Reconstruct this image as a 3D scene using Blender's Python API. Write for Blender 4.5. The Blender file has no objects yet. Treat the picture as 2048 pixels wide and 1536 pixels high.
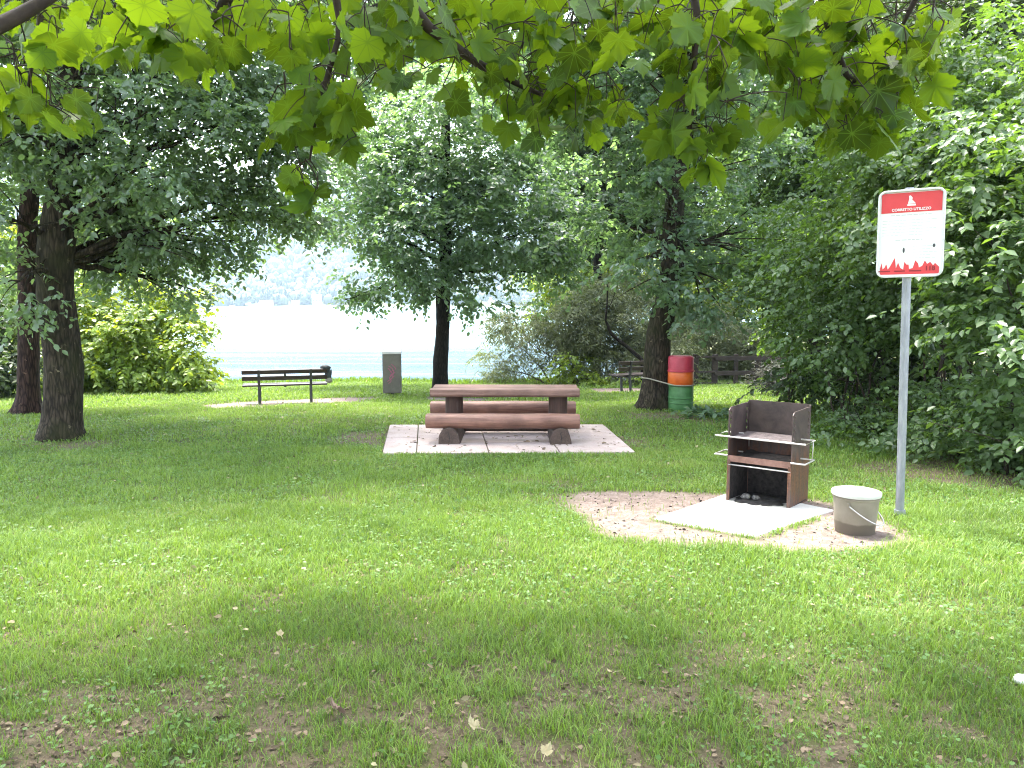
import bpy, bmesh, math, random
import numpy as np
from mathutils import Vector, Matrix, noise as mnoise

random.seed(7)
RNG = np.random.default_rng(11)
scene = bpy.context.scene
COL = scene.collection

# ------------------------------------------------------------------ camera geometry
F_PX, CX, CY = 1550.0, 1024.0, 768.0
CAM_H = 1.7
PITCH = math.atan((CY - 608.0) / F_PX)
CP, SP = math.cos(PITCH), math.sin(PITCH)


def ray(px, py):
    """direction scaled to world y == 1"""
    a, b = px - CX, CY - py
    d = np.array([a, F_PX * CP + b * SP, -F_PX * SP + b * CP], float)
    return d / d[1]


def W(px, py, Y):
    d = ray(px, py)
    return np.array([d[0] * Y, Y, CAM_H + d[2] * Y])


# ------------------------------------------------------------------ noise in numpy
_perm = np.random.default_rng(3).random((256, 256))


def vnoise(x, y, s):
    x = np.asarray(x, float) * s + 137.2
    y = np.asarray(y, float) * s + 71.7
    xi, yi = np.floor(x).astype(int), np.floor(y).astype(int)
    fx, fy = x - xi, y - yi
    fx, fy = fx * fx * (3 - 2 * fx), fy * fy * (3 - 2 * fy)
    g = lambda i, j: _perm[i & 255, j & 255]
    return (g(xi, yi) * (1 - fx) + g(xi + 1, yi) * fx) * (1 - fy) + (g(xi, yi + 1) * (1 - fx) + g(xi + 1, yi + 1) * fx) * fy


def fnoise(x, y, s):
    return (vnoise(x, y, s) + .5 * vnoise(x, y, s * 2.1) + .25 * vnoise(x, y, s * 4.3)) / 1.75


def sstep(a, b, v):
    t = np.clip((np.asarray(v, float) - a) / (b - a), 0, 1)
    return t * t * (3 - 2 * t)


# ------------------------------------------------------------------ the ground's height
WATER_Z = -1.75
_ky = [-200, 3.5, 5.0, 9.0, 10.5, 13.5, 15.5, 27, 30, 400]
_kz = [0, 0, -.045, -.255, -.30, -.30, -.37, -1.08, -1.16, -1.3]


def edge_y(x):
    return 28.0 + 45 * sstep(3.5, 12, x) + 40 * sstep(-13.5, -20, x) + .5 * np.sin(np.asarray(x) * .9)


def gz(x, y):
    x, y = np.asarray(x, float), np.asarray(y, float)
    z = np.interp(y, _ky, _kz)
    z = z + .018 * (vnoise(x, y, .7) - .5) * sstep(0, 3, y)
    return np.maximum(z - .42 * np.maximum(0, y - edge_y(x)), -3.2)


def G(px, py):
    d = ray(px, py)
    t = np.linspace(2, 70, 6000)
    h = CAM_H + d[2] * t - gz(d[0] * t, t)
    i = np.argmax(h < 0)
    y = t[i]
    return np.array([d[0] * y, y, float(gz(d[0] * y, y))])


# ------------------------------------------------------------------ object helpers
def empty(name, loc=(0, 0, 0), rz=0.0):
    o = bpy.data.objects.new(name, None)
    COL.objects.link(o)
    o.location = tuple(float(v) for v in loc)
    o.rotation_euler = (0, 0, rz)
    o.empty_display_size = .1
    return o


def tag(o, label=None, cat=None, group=None, kind=None):
    if label:
        o['label'] = label
    if cat:
        o['category'] = cat
    if group:
        o['group'] = group
    if kind:
        o['kind'] = kind
    return o


def thing(name, label, cat, loc=(0, 0, 0), rz=0.0, group=None):
    return tag(empty(name, loc, rz), label, cat, group)


def link(name, me, mat=None, parent=None, smooth=False):
    if mat is not None:
        me.materials.append(mat)
    if smooth:
        me.polygons.foreach_set('use_smooth', np.ones(len(me.polygons), bool))
    o = bpy.data.objects.new(name, me)
    COL.objects.link(o)
    if parent is not None:
        o.parent = parent
    return o


def np_mesh(name, verts, faces):
    """verts (N,3), faces (M,k) uniform"""
    me = bpy.data.meshes.new(name)
    verts = np.ascontiguousarray(verts, np.float32)
    faces = np.ascontiguousarray(faces, np.int32)
    n, k = faces.shape
    me.vertices.add(len(verts))
    me.vertices.foreach_set('co', verts.ravel())
    me.loops.add(n * k)
    me.loops.foreach_set('vertex_index', faces.ravel())
    me.polygons.add(n)
    me.polygons.foreach_set('loop_start', np.arange(0, n * k, k, dtype=np.int32))
    me.polygons.foreach_set('loop_total', np.full(n, k, np.int32))
    me.update(calc_edges=True)
    return me


class MB:
    def __init__(self):
        self.v, self.f = [], []

    def add(self, vs, fs):
        o = len(self.v)
        self.v += [tuple(float(c) for c in p) for p in vs]
        self.f += [tuple(i + o for i in q) for q in fs]
        return self

    def box(self, c, s, M=None):
        x, y, z = s[0] / 2, s[1] / 2, s[2] / 2
        vs = [Vector((a * x, b * y, d * z)) for d in (-1, 1) for a, b in ((-1, -1), (1, -1), (1, 1), (-1, 1))]
        if M is not None:
            vs = [M @ p for p in vs]
        vs = [p + Vector(c) for p in vs]
        return self.add(vs, [(3, 2, 1, 0), (4, 5, 6, 7), (0, 1, 5, 4), (1, 2, 6, 5), (2, 3, 7, 6), (3, 0, 4, 7)])

    def prism(self, poly, lo, hi, fn):
        """poly: 2d points counter-clockwise, extruded lo..hi; fn(a,b,t)->xyz"""
        n = len(poly)
        vs = [fn(a, b, lo) for a, b in poly] + [fn(a, b, hi) for a, b in poly]
        fs = [tuple(range(n - 1, -1, -1)), tuple(range(n, 2 * n))] + [(i, (i + 1) % n, n + (i + 1) % n, n + i) for i in range(n)]
        return self.add(vs, fs)

    def tube(self, pts, rad, n=8, cap=True):
        pts = [Vector(tuple(float(c) for c in p)) for p in pts]
        if not hasattr(rad, '__len__'):
            rad = [rad] * len(pts)
        up = Vector((0, 0, 1))
        t0 = (pts[1] - pts[0]).normalized()
        if abs(t0.dot(up)) > .9:
            up = Vector((0, 1, 0))
        a = t0.cross(up).normalized()
        vs = []
        for i, p in enumerate(pts):
            t = (pts[min(i + 1, len(pts) - 1)] - pts[max(i - 1, 0)]).normalized()
            a = (a - t * a.dot(t))
            a = a.normalized() if a.length > 1e-6 else t.orthogonal().normalized()
            b = t.cross(a)
            for k in range(n):
                an = 2 * math.pi * k / n
                vs.append(p + (a * math.cos(an) + b * math.sin(an)) * rad[i])
        fs = []
        for i in range(len(pts) - 1):
            for k in range(n):
                fs.append((i * n + k, i * n + (k + 1) % n, (i + 1) * n + (k + 1) % n, (i + 1) * n + k))
        if cap:
            fs.append(tuple(range(n - 1, -1, -1)))
            fs.append(tuple(range((len(pts) - 1) * n, len(pts) * n)))
        return self.add(vs, fs)

    def lathe(self, prof, n=32, c=(0, 0, 0)):
        vs = []
        for r, z in prof:
            for k in range(n):
                a = 2 * math.pi * k / n
                vs.append((c[0] + r * math.cos(a), c[1] + r * math.sin(a), c[2] + z))
        fs = []
        for i in range(len(prof) - 1):
            for k in range(n):
                fs.append((i * n + k, i * n + (k + 1) % n, (i + 1) * n + (k + 1) % n, (i + 1) * n + k))
        fs.append(tuple(range(n - 1, -1, -1)))
        fs.append(tuple(range((len(prof) - 1) * n, len(prof) * n)))
        return self.add(vs, fs)

    def build(self, name, mat, parent=None, smooth=False, bevel=0, auto=None):
        me = bpy.data.meshes.new(name)
        me.from_pydata(self.v, [], self.f)
        me.update()
        o = link(name, me, mat, parent, smooth)
        if auto is not None:
            me.set_sharp_from_angle(angle=math.radians(auto))
        if bevel:
            b = o.modifiers.new('bevel', 'BEVEL')
            b.width, b.segments, b.limit_method = bevel, 2, 'ANGLE'
        return o


def bez(p0, p1, p2, n):
    p0, p1, p2 = np.array(p0, float), np.array(p1, float), np.array(p2, float)
    t = np.linspace(0, 1, n)[:, None]
    return (1 - t) ** 2 * p0 + 2 * t * (1 - t) * p1 + t ** 2 * p2


# ------------------------------------------------------------------ materials
def new_mat(name):
    m = bpy.data.materials.new(name)
    m.use_nodes = True
    nt = m.node_tree
    for n in list(nt.nodes):
        nt.nodes.remove(n)
    out = nt.nodes.new('ShaderNodeOutputMaterial')
    return m, nt, out


def N(nt, kind, **kw):
    n = nt.nodes.new(kind)
    for k, v in kw.items():
        if k in ('inp',):
            for i, val in v.items():
                n.inputs[i].default_value = val
        else:
            setattr(n, k, v)
    return n


def ramp(nt, stops, fac, interp='LINEAR'):
    r = nt.nodes.new('ShaderNodeValToRGB')
    r.color_ramp.interpolation = interp
    e = r.color_ramp.elements
    while len(e) < len(stops):
        e.new(.5)
    for el, (p, c) in zip(e, stops):
        el.position = p
        el.color = (*c, 1) if len(c) == 3 else c
    nt.links.new(fac, r.inputs[0])
    return r.outputs[0]


def mix(nt, fac, a, b, mode='MIX'):
    m = nt.nodes.new('ShaderNodeMix')
    m.data_type = 'RGBA'
    m.blend_type = mode
    m.clamp_factor = True
    for sock, v in ((m.inputs[0], fac), (m.inputs[6], a), (m.inputs[7], b)):
        if isinstance(v, (int, float)):
            sock.default_value = v
        elif isinstance(v, tuple):
            sock.default_value = (*v, 1) if len(v) == 3 else v
        else:
            nt.links.new(v, sock)
    return m.outputs[2]


def coords(nt, scale=(1, 1, 1), rot=(0, 0, 0), kind='Object'):
    tc = nt.nodes.new('ShaderNodeTexCoord')
    mp = nt.nodes.new('ShaderNodeMapping')
    mp.inputs['Scale'].default_value = scale
    mp.inputs['Rotation'].default_value = rot
    nt.links.new(tc.outputs[kind], mp.inputs[0])
    return mp.outputs[0]


def noise_tex(nt, vec, scale, detail=4, rough=.6, dist=0):
    n = nt.nodes.new('ShaderNodeTexNoise')
    n.inputs['Scale'].default_value = scale
    n.inputs['Detail'].default_value = detail
    n.inputs['Roughness'].default_value = rough
    n.inputs['Distortion'].default_value = dist
    nt.links.new(vec, n.inputs['Vector'])
    return n.outputs[0]


def principled(nt, out, col, rough=.6, metal=0.0, bump=None, bstr=.3, bdist=.01, spec=.5):
    p = nt.nodes.new('ShaderNodeBsdfPrincipled')
    for sock, v in ((p.inputs['Base Color'], col), (p.inputs['Roughness'], rough)):
        if isinstance(v, (int, float)):
            sock.default_value = v
        elif isinstance(v, tuple):
            sock.default_value = (*v, 1)
        else:
            nt.links.new(v, sock)
    p.inputs['Metallic'].default_value = metal
    p.inputs['Specular IOR Level'].default_value = spec
    if bump is not None:
        b = nt.nodes.new('ShaderNodeBump')
        b.inputs['Strength'].default_value = bstr
        b.inputs['Distance'].default_value = bdist
        nt.links.new(bump, b.inputs['Height'])
        nt.links.new(b.outputs[0], p.inputs['Normal'])
    nt.links.new(p.outputs[0], out.inputs[0])
    return p


def simple_mat(name, c1, c2, scale=8, rough=.6, metal=0.0, stretch=(1, 1, 1), bstr=.25, bdist=.005, spec=.5, detail=5):
    m, nt, out = new_mat(name)
    v = coords(nt, stretch)
    n = noise_tex(nt, v, scale, detail, .65)
    col = ramp(nt, [(.32, c1), (.68, c2)], n)
    n2 = noise_tex(nt, v, scale * 5, 3)
    principled(nt, out, col, rough, metal, n2, bstr, bdist, spec)
    return m


def leaf_mat(name, dark, light, tl, tfac=.35, rough=.42, spec=.5, patch=.35, tan=None, tlo=.6, vein=False):
    """tl: transmitted colour of the blade"""
    m, nt, out = new_mat(name)
    geo = nt.nodes.new('ShaderNodeNewGeometry')
    v = coords(nt)
    big = noise_tex(nt, v, patch, 2)
    r = geo.outputs['Random Per Island']
    ad = N(nt, 'ShaderNodeMath', operation='MULTIPLY_ADD', inp={1: .55, 2: 0.0})
    nt.links.new(r, ad.inputs[0])
    nt.links.new(big, ad.inputs[2])
    sub = N(nt, 'ShaderNodeMath', operation='SUBTRACT', inp={1: .27})
    nt.links.new(ad.outputs[0], sub.inputs[0])
    col = ramp(nt, [(.15, dark), (.85, light)] if tan is None else [(.12, dark), (.74, light), (.9, tan)], sub.outputs[0])
    if vein:
        va = N(nt, 'ShaderNodeAttribute', attribute_name='vein')
        vf = ramp(nt, [(.80, (0, 0, 0)), (.97, (1, 1, 1))], va.outputs['Fac'])
        col = mix(nt, vf, col, tuple(min(1, c * 1.9) for c in light))
    p = nt.nodes.new('ShaderNodeBsdfPrincipled')
    nt.links.new(col, p.inputs['Base Color'])
    p.inputs['Roughness'].default_value = rough
    p.inputs['Specular IOR Level'].default_value = spec
    t = nt.nodes.new('ShaderNodeBsdfTranslucent')
    tcol = ramp(nt, [(.1, tuple(c * tlo for c in tl)), (.9, tl)], sub.outputs[0])
    if vein:
        tcol = mix(nt, vf, tcol, tuple(c * .42 for c in tl))
    nt.links.new(tcol, t.inputs[0])
    mx = nt.nodes.new('ShaderNodeMixShader')
    mx.inputs[0].default_value = tfac
    nt.links.new(p.outputs[0], mx.inputs[1])
    nt.links.new(t.outputs[0], mx.inputs[2])
    nt.links.new(mx.outputs[0], out.inputs[0])
    return m


def bark_mat(name, dark, light, moss=None, scale=1.0):
    m, nt, out = new_mat(name)
    v = coords(nt, (9 * scale, 9 * scale, 1.6 * scale))
    n1 = noise_tex(nt, v, 2.2, 6, .7, .6)
    vo = nt.nodes.new('ShaderNodeTexVoronoi')
    vo.feature = 'DISTANCE_TO_EDGE'
    vo.inputs['Scale'].default_value = 2.4
    nt.links.new(v, vo.inputs['Vector'])
    col = ramp(nt, [(.3, dark), (.72, light)], n1)
    crack = ramp(nt, [(0, (.25, .25, .25)), (.25, (1, 1, 1))], vo.outputs[0])
    col = mix(nt, 1.0, col, crack, 'MULTIPLY')
    v2 = coords(nt)
    lich = noise_tex(nt, v2, 7, 4, .7)
    lf = ramp(nt, [(.64, (0, 0, 0)), (.70, (1, 1, 1))], lich)
    col = mix(nt, lf, col, (light[0] * 1.9, light[1] * 2.0, light[2] * 1.8))
    if moss:
        mn = noise_tex(nt, v2, 2.2, 4)
        mf = ramp(nt, [(.45, (0, 0, 0)), (.7, (.75, .75, .75))], mn)
        col = mix(nt, mf, col, moss)
    h = mix(nt, .5, n1, vo.outputs[0], 'MULTIPLY')
    principled(nt, out, col, .95, 0, h, .9, .03, .2)
    return m


M = {}
M['leaf_maple'] = leaf_mat('maple_leaf', (.02, .055, .008), (.075, .15, .02), (.40, .60, .015), .46, .5, .35, 1.6, None, .25, True)
M['leaf_left'] = leaf_mat('alder_leaf', (.065, .11, .065), (.17, .235, .165), (.34, .54, .12), .44, .30, .9)
M['leaf_mid'] = leaf_mat('linden_leaf', (.06, .11, .068), (.165, .235, .17), (.33, .54, .14), .44, .30, .9)
M['leaf_hedge'] = leaf_mat('dogwood_leaf', (.06, .115, .04), (.15, .215, .105), (.24, .42, .03), .38, .38, .55, .5)
M['leaf_lit'] = leaf_mat('sunlit_leaf', (.08, .15, .02), (.19, .28, .04), (.5, .62, .04), .38, .45, .5, .5)  # sunlight on the lakeside bushes is put into this brighter leaf colour
M['leaf_dark'] = leaf_mat('dark_leaf', (.025, .05, .018), (.06, .09, .03), (.12, .2, .03), .3, .45, .4)  # dark foliage colour; also paints in the shade inside the hedge
M['leaf_olive'] = leaf_mat('willow_leaf', (.085, .105, .05), (.16, .18, .09), (.30, .36, .10), .3, .5, .4, .5)
M['leaf_weed'] = leaf_mat('weed_leaf', (.05, .10, .05), (.12, .19, .11), (.2, .35, .08), .3, .4, .5, 2)
M['leaf_dry'] = leaf_mat('dry_leaf', (.05, .055, .045), (.11, .115, .095), (.2, .2, .16), .2, .6, .3)
M['grass'] = leaf_mat('grass_blade', (.035, .085, .012), (.20, .315, .05), (.32, .50, .045), .30, .45, .4, .55, (.32, .29, .13))
M['clover'] = leaf_mat('clover_leaf', (.05, .12, .025), (.13, .24, .06), (.24, .42, .05), .3, .5, .4, .8)
M['bark_left'] = bark_mat('bark_dark', (.014, .010, .007), (.09, .072, .05), (.025, .028, .010))
M['bark_red'] = bark_mat('bark_reddish', (.022, .012, .010), (.07, .042, .032), None)
M['bark_mid'] = bark_mat('bark_plain', (.010, .009, .007), (.036, .03, .022), None, 1.3)
M['bark_twig'] = simple_mat('twig_bark', (.018, .011, .007), (.045, .03, .02), 30, .8)


def wood_mat(name, c1, c2, grain_axis='x', rough=.6):
    m, nt, out = new_mat(name)
    st = (1.2, 14, 14) if grain_axis == 'x' else ((14, 1.2, 14) if grain_axis == 'y' else (14, 14, 1.2))
    v = coords(nt, st)
    n1 = noise_tex(nt, v, 1.5, 7, .7, .8)
    col = ramp(nt, [(.28, c1), (.5, tuple((a + b) / 2 for a, b in zip(c1, c2))), (.74, c2)], n1)
    v2 = coords(nt)
    st2 = noise_tex(nt, v2, 3.2, 4)
    col = mix(nt, ramp(nt, [(.4, (0, 0, 0)), (.75, (.6, .6, .6))], st2), col, tuple(c * .45 for c in c1))
    sk = coords(nt, tuple(c * 2.2 if c > 2 else c * .5 for c in st))
    n3 = noise_tex(nt, sk, 2.6, 5, .75, .3)
    col = mix(nt, ramp(nt, [(.30, (.85, .85, .85)), (.44, (0, 0, 0))], n3), col, tuple(c * .3 for c in c1))
    col = mix(nt, ramp(nt, [(.60, (0, 0, 0)), (.74, (.55, .55, .55))], n3), col, tuple(min(1, .25 + c * .6) * .8 for c in c2))
    principled(nt, out, col, rough, 0, n3, .6, .008, .4)
    return m


M['log'] = wood_mat('stained_log', (.11, .05, .036), (.31, .16, .12), 'x', .5)
M['log_top'] = wood_mat('stained_plank', (.14, .075, .06), (.31, .18, .145), 'x', .55)
M['log_y'] = wood_mat('weathered_log', (.04, .026, .02), (.12, .08, .065), 'y', .8)
M['log_z'] = wood_mat('dark_post', (.03, .016, .012), (.10, .05, .038), 'z', .7)
M['bench_wood'] = wood_mat('bench_wood', (.012, .007, .006), (.04, .022, .018), 'x', .45)
M['iron'] = simple_mat('cast_iron', (.012, .012, .012), (.03, .03, .03), 20, .55)
M['fence'] = wood_mat('fence_wood', (.02, .014, .011), (.075, .052, .042), 'x', .8)


def steel_mat():
    m, nt, out = new_mat('sooty_steel')
    v = coords(nt)
    n1 = noise_tex(nt, v, 5, 6, .65, .4)
    n2 = noise_tex(nt, coords(nt, (6, 6, 1)), 4, 5, .7)
    n3 = noise_tex(nt, v, 46, 3, .6)
    base = ramp(nt, [(.3, (.04, .029, .027)), (.7, (.11, .078, .07))], n1)
    rust = ramp(nt, [(.3, (.085, .035, .018)), (.7, (.18, .08, .045))], n3)
    sep = nt.nodes.new('ShaderNodeSeparateXYZ')
    nt.links.new(v, sep.inputs[0])
    # the lower panels have rusted, the hood is only smoked
    zr = nt.nodes.new('ShaderNodeMapRange')
    zr.inputs[1].default_value, zr.inputs[2].default_value = .72, .40
    zr.inputs[3].default_value, zr.inputs[4].default_value = -.2, .14
    nt.links.new(sep.outputs[2], zr.inputs[0])
    ad = N(nt, 'ShaderNodeMath', operation='ADD')
    nt.links.new(n2, ad.inputs[0])
    nt.links.new(zr.outputs[0], ad.inputs[1])
    f = ramp(nt, [(.5, (0, 0, 0)), (.72, (1, 1, 1))], ad.outputs[0])
    col = mix(nt, f, base, rust)
    principled(nt, out, col, .55, .25, n3, .35, .003, .4)
    return m


M['steel'] = steel_mat()
M['soot'] = simple_mat('soot_black', (.006, .005, .005), (.042, .036, .034), 22, .95)
M['rod'] = simple_mat('pale_rod', (.42, .40, .38), (.6, .58, .56), 30, .4, .6)
M['grate'] = simple_mat('grate_steel', (.08, .066, .066), (.20, .165, .165), 18, .5, .3)
M['traysteel'] = simple_mat('tray_rust', (.13, .065, .05), (.24, .13, .105), 14, .6, .2)
M['ash'] = simple_mat('ash_grey', (.03, .028, .027), (.34, .32, .30), 24, .95, bstr=.8, bdist=.02)
M['galv'] = simple_mat('galvanised', (.20, .215, .25), (.33, .345, .38), 26, .42, .5, (1, 1, .25))
M['alu'] = simple_mat('aluminium', (.58, .59, .61), (.72, .73, .75), 40, .35, .5)
M['white'] = simple_mat('white_enamel', (.72, .73, .75), (.78, .79, .80), 3, .35, bstr=0)
M['red'] = simple_mat('sign_red', (.60, .045, .055), (.66, .055, .065), 6, .4, bstr=0)
M['dark_red'] = simple_mat('sign_dark_red', (.22, .012, .02), (.26, .016, .024), 6, .4, bstr=0)
M['ink'] = simple_mat('sign_ink', (.10, .10, .11), (.13, .13, .14), 6, .5, bstr=0)
M['pale_ink'] = simple_mat('sign_pale_ink', (.48, .49, .51), (.53, .54, .56), 6, .5, bstr=0)
M['spot'] = simple_mat('sign_spot', (.05, .05, .06), (.08, .08, .09), 6, .5, bstr=0)


def concrete_mat(name, c1, c2, stain):
    m, nt, out = new_mat(name)
    v = coords(nt)
    n1 = noise_tex(nt, v, 1.6, 6, .65)
    n2 = noise_tex(nt, v, 60, 4, .7)
    n3 = noise_tex(nt, v, 5, 5, .7)
    col = ramp(nt, [(.3, c1), (.7, c2)], n1)
    col = mix(nt, ramp(nt, [(.55, (0, 0, 0)), (.72, (.75, .75, .75))], n3), col, stain)
    col = mix(nt, .35, col, ramp(nt, [(.35, (.5, .5, .5)), (.6, (1, 1, 1))], n2), 'MULTIPLY')
    principled(nt, out, col, .9, 0, n2, .4, .004, .3)
    return m


M['pad'] = concrete_mat('pad_concrete', (.34, .27, .25), (.46, .38, .36), (.22, .16, .14))
M['slab'] = concrete_mat('slab_concrete', (.44, .42, .39), (.54, .525, .50), (.36, .33, .30))


def bucket_mat():
    m, nt, out = new_mat('bucket_plastic')
    v = coords(nt)
    n = noise_tex(nt, v, 7, 5, .6)
    col = ramp(nt, [(.3, (.165, .14, .105)), (.7, (.225, .195, .155))], n)
    sep = nt.nodes.new('ShaderNodeSeparateXYZ')
    nt.links.new(v, sep.inputs[0])
    ad = N(nt, 'ShaderNodeMath', operation='MULTIPLY_ADD', inp={1: .05, 2: 0.0})
    nt.links.new(n, ad.inputs[0])
    nt.links.new(sep.outputs[2], ad.inputs[2])
    f = ramp(nt, [(.112, (1, 1, 1)), (.125, (0, 0, 0))], ad.outputs[0])
    col = mix(nt, f, col, (.10, .08, .06))
    principled(nt, out, col, .5, 0, n, .1, .003, .4)
    return m


M['bucket'] = bucket_mat()
M['lid'] = simple_mat('lid_plastic', (.46, .45, .43), (.56, .55, .53), 5, .45, bstr=.05)
M['bin_metal'] = simple_mat('bin_metal', (.10, .092, .075), (.16, .148, .125), 4, .5, .2)
M['bin_lid'] = simple_mat('bin_lid_metal', (.5, .5, .49), (.6, .6, .59), 5, .45, .1)
M['pink'] = simple_mat('pink_spray', (.36, .08, .17), (.30, .10, .15), 12, .6)
M['drum_green'] = simple_mat('drum_green', (.035, .125, .035), (.08, .20, .075), 5, .45)
M['drum_orange'] = simple_mat('drum_orange', (.50, .08, .01), (.62, .13, .02), 5, .45)
M['drum_red'] = simple_mat('drum_red', (.34, .02, .045), (.44, .045, .075), 5, .45)
M['strap'] = simple_mat('strap_web', (.20, .19, .15), (.30, .28, .22), 30, .8)
M['bag_dark'] = simple_mat('bag_dark', (.012, .016, .02), (.045, .055, .06), 14, .8)
M['bag_tan'] = simple_mat('bag_tan', (.17, .16, .14), (.26, .25, .22), 14, .85)
M['stone'] = simple_mat('pale_stone', (.55, .54, .52), (.7, .69, .67), 18, .85)
M['wall_far'] = simple_mat('render_wall', (.6, .54, .44), (.68, .62, .52), .4, .9, bstr=0)
M['roof_far'] = simple_mat('roof_tile', (.35, .2, .14), (.45, .27, .2), .6, .9, bstr=0)
M['glass_far'] = simple_mat('far_glass', (.05, .06, .07), (.09, .10, .11), .5, .3, bstr=0)


def ground_mat():
    m, nt, out = new_mat('lawn_ground')
    v = coords(nt)
    a = N(nt, 'ShaderNodeAttribute', attribute_name='bare')
    s = N(nt, 'ShaderNodeAttribute', attribute_name='soil')
    n1 = noise_tex(nt, v, .6, 5)
    n2 = noise_tex(nt, v, 40, 5, .7)
    n3 = noise_tex(nt, v, 9, 5, .7)
    turf = ramp(nt, [(.3, (.05, .07, .022)), (.7, (.09, .11, .035))], n1)
    turf = mix(nt, ramp(nt, [(.38, (0, 0, 0)), (.66, (.8, .8, .8))], n2), turf, (.10, .085, .04))
    soil = ramp(nt, [(.3, (.06, .044, .028)), (.7, (.165, .125, .09))], n2)
    pale = ramp(nt, [(.30, (.115, .085, .07)), (.66, (.25, .195, .172))], n3)
    pale = mix(nt, ramp(nt, [(.40, (.7, .7, .7)), (.52, (0, 0, 0))], n2), pale, (.11, .08, .062))
    col = mix(nt, s.outputs['Fac'], turf, soil)
    col = mix(nt, a.outputs['Fac'], col, pale)
    principled(nt, out, col, .95, 0, n2, .6, .02, .2)
    return m


M['ground'] = ground_mat()


def water_mat():
    m, nt, out = new_mat('lake_water')
    tc = nt.nodes.new('ShaderNodeTexCoord')
    sep = nt.nodes.new('ShaderNodeSeparateXYZ')
    nt.links.new(tc.outputs['Object'], sep.inputs[0])
    wob = noise_tex(nt, coords(nt, (.02, .06, 1)), 1.0, 3)
    ad = N(nt, 'ShaderNodeMath', operation='MULTIPLY_ADD', inp={1: 26.0, 2: 0.0})
    nt.links.new(wob, ad.inputs[0])
    nt.links.new(sep.outputs[1], ad.inputs[2])
    mr = nt.nodes.new('ShaderNodeMapRange')   # calm by the shore, ruffled by the breeze farther out
    mr.interpolation_type = 'SMOOTHSTEP'
    mr.inputs[1].default_value, mr.inputs[2].default_value = 66, 92
    nt.links.new(ad.outputs[0], mr.inputs[0])
    calm = noise_tex(nt, coords(nt, (.35, 2.6, 1)), 1.0, 3)
    chop = noise_tex(nt, coords(nt, (1.2, 3.0, 1)), 1.0, 4, .7)
    b1 = N(nt, 'ShaderNodeBump', inp={'Strength': .16, 'Distance': .06})
    nt.links.new(calm, b1.inputs['Height'])
    b2 = N(nt, 'ShaderNodeBump', inp={'Strength': .9, 'Distance': .25})
    nt.links.new(chop, b2.inputs['Height'])
    p1 = N(nt, 'ShaderNodeBsdfPrincipled', inp={'Base Color': (.03, .07, .105, 1), 'Roughness': .05, 'IOR': 1.33})
    p2 = N(nt, 'ShaderNodeBsdfPrincipled', inp={'Base Color': (.08, .16, .18, 1), 'Roughness': .42, 'IOR': 1.33})
    cat_ = noise_tex(nt, coords(nt, (.035, .55, 1)), 1.0, 4, .6)      # cat's-paws: breaths of wind on the calm strip
    rr = N(nt, 'ShaderNodeMapRange', inp={1: .42, 2: .66, 3: .03, 4: .26})
    nt.links.new(cat_, rr.inputs[0])
    nt.links.new(rr.outputs[0], p1.inputs['Roughness'])
    nt.links.new(b1.outputs[0], p1.inputs['Normal'])
    nt.links.new(b2.outputs[0], p2.inputs['Normal'])
    mx = nt.nodes.new('ShaderNodeMixShader')
    nt.links.new(mr.outputs[0], mx.inputs[0])
    nt.links.new(p1.outputs[0], mx.inputs[1])
    nt.links.new(p2.outputs[0], mx.inputs[2])
    nt.links.new(mx.outputs[0], out.inputs[0])
    return m


M['water'] = water_mat()
M['hill'] = simple_mat('hill_soil', (.07, .10, .03), (.16, .19, .07), .02, .95, bstr=0)
M['forest'] = leaf_mat('forest_canopy', (.02, .045, .03), (.13, .17, .06), (.1, .15, .05), .1, .7, .3, .006)

# ------------------------------------------------------------------ leaf geometry
OVATE = (np.array([[0, 0, 0], [.26, .22, .06], [.30, .56, .07], [0, 1, -.10], [-.30, .56, .07], [-.26, .22, .06]], float),
         np.array([[0, 1, 2, 3], [0, 3, 4, 5]]))
NARROW = (np.array([[0, 0, 0], [.10, .4, .02], [0, 1, -.12], [-.10, .4, .02]], float), np.array([[0, 1, 2, 3]]))
_half = [(.13, -.10), (.28, -.14), (.36, -.03), (.50, .00), (.48, .13), (.62, .22), (.57, .33), (.66, .48), (.52, .47), (.44, .57),
         (.36, .53), (.33, .62), (.38, .72), (.25, .76), (.19, .86), (.09, .89)]


def _maple(half, fan=(0, .22)):
    pts = [(0, 0)] + half + [(0, 1.04)] + [(-x, y) for x, y in reversed(half)]
    v = [(fan[0], fan[1], 0)] + [(x, y, -.34 * (x * x + (y - .22) ** 2) + .05 * abs(math.sin(6 * x))) for x, y in pts]
    v = np.array(v, float)
    n = len(pts)
    f = np.array([[0, 1 + i, 1 + (i + 1) % n] for i in range(n)])
    return v, f


MAPLE = _maple(_half)
MAPLE_LOW = _maple([(.30, -.12), (.34, .05), (.57, .24), (.64, .50), (.27, .46), (.32, .72)])


def norm(a):
    return a / np.maximum(np.linalg.norm(a, axis=-1, keepdims=True), 1e-9)


def leaf_geo(pos, axis, nrm, size, tmpl, wid=None, curl=None):
    tv, tf = tmpl
    axis = norm(axis)
    x = norm(np.cross(axis, nrm))
    z = np.cross(x, axis)
    n = len(pos)
    s = size[:, None, None]
    wx = 1.0 if wid is None else wid[:, None, None]
    v = pos[:, None, :] + s * (wx * tv[None, :, 0:1] * x[:, None, :] + tv[None, :, 1:2] * axis[:, None, :] + tv[None, :, 2:3] * z[:, None, :])
    if curl is not None:
        v = v + s * tv[None, :, 2:3] * z[:, None, :] * curl[:, None, None]
    f = tf[None] + (np.arange(n) * len(tv))[:, None, None]
    return v.reshape(-1, 3), f.reshape(-1, tf.shape[1])


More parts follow.
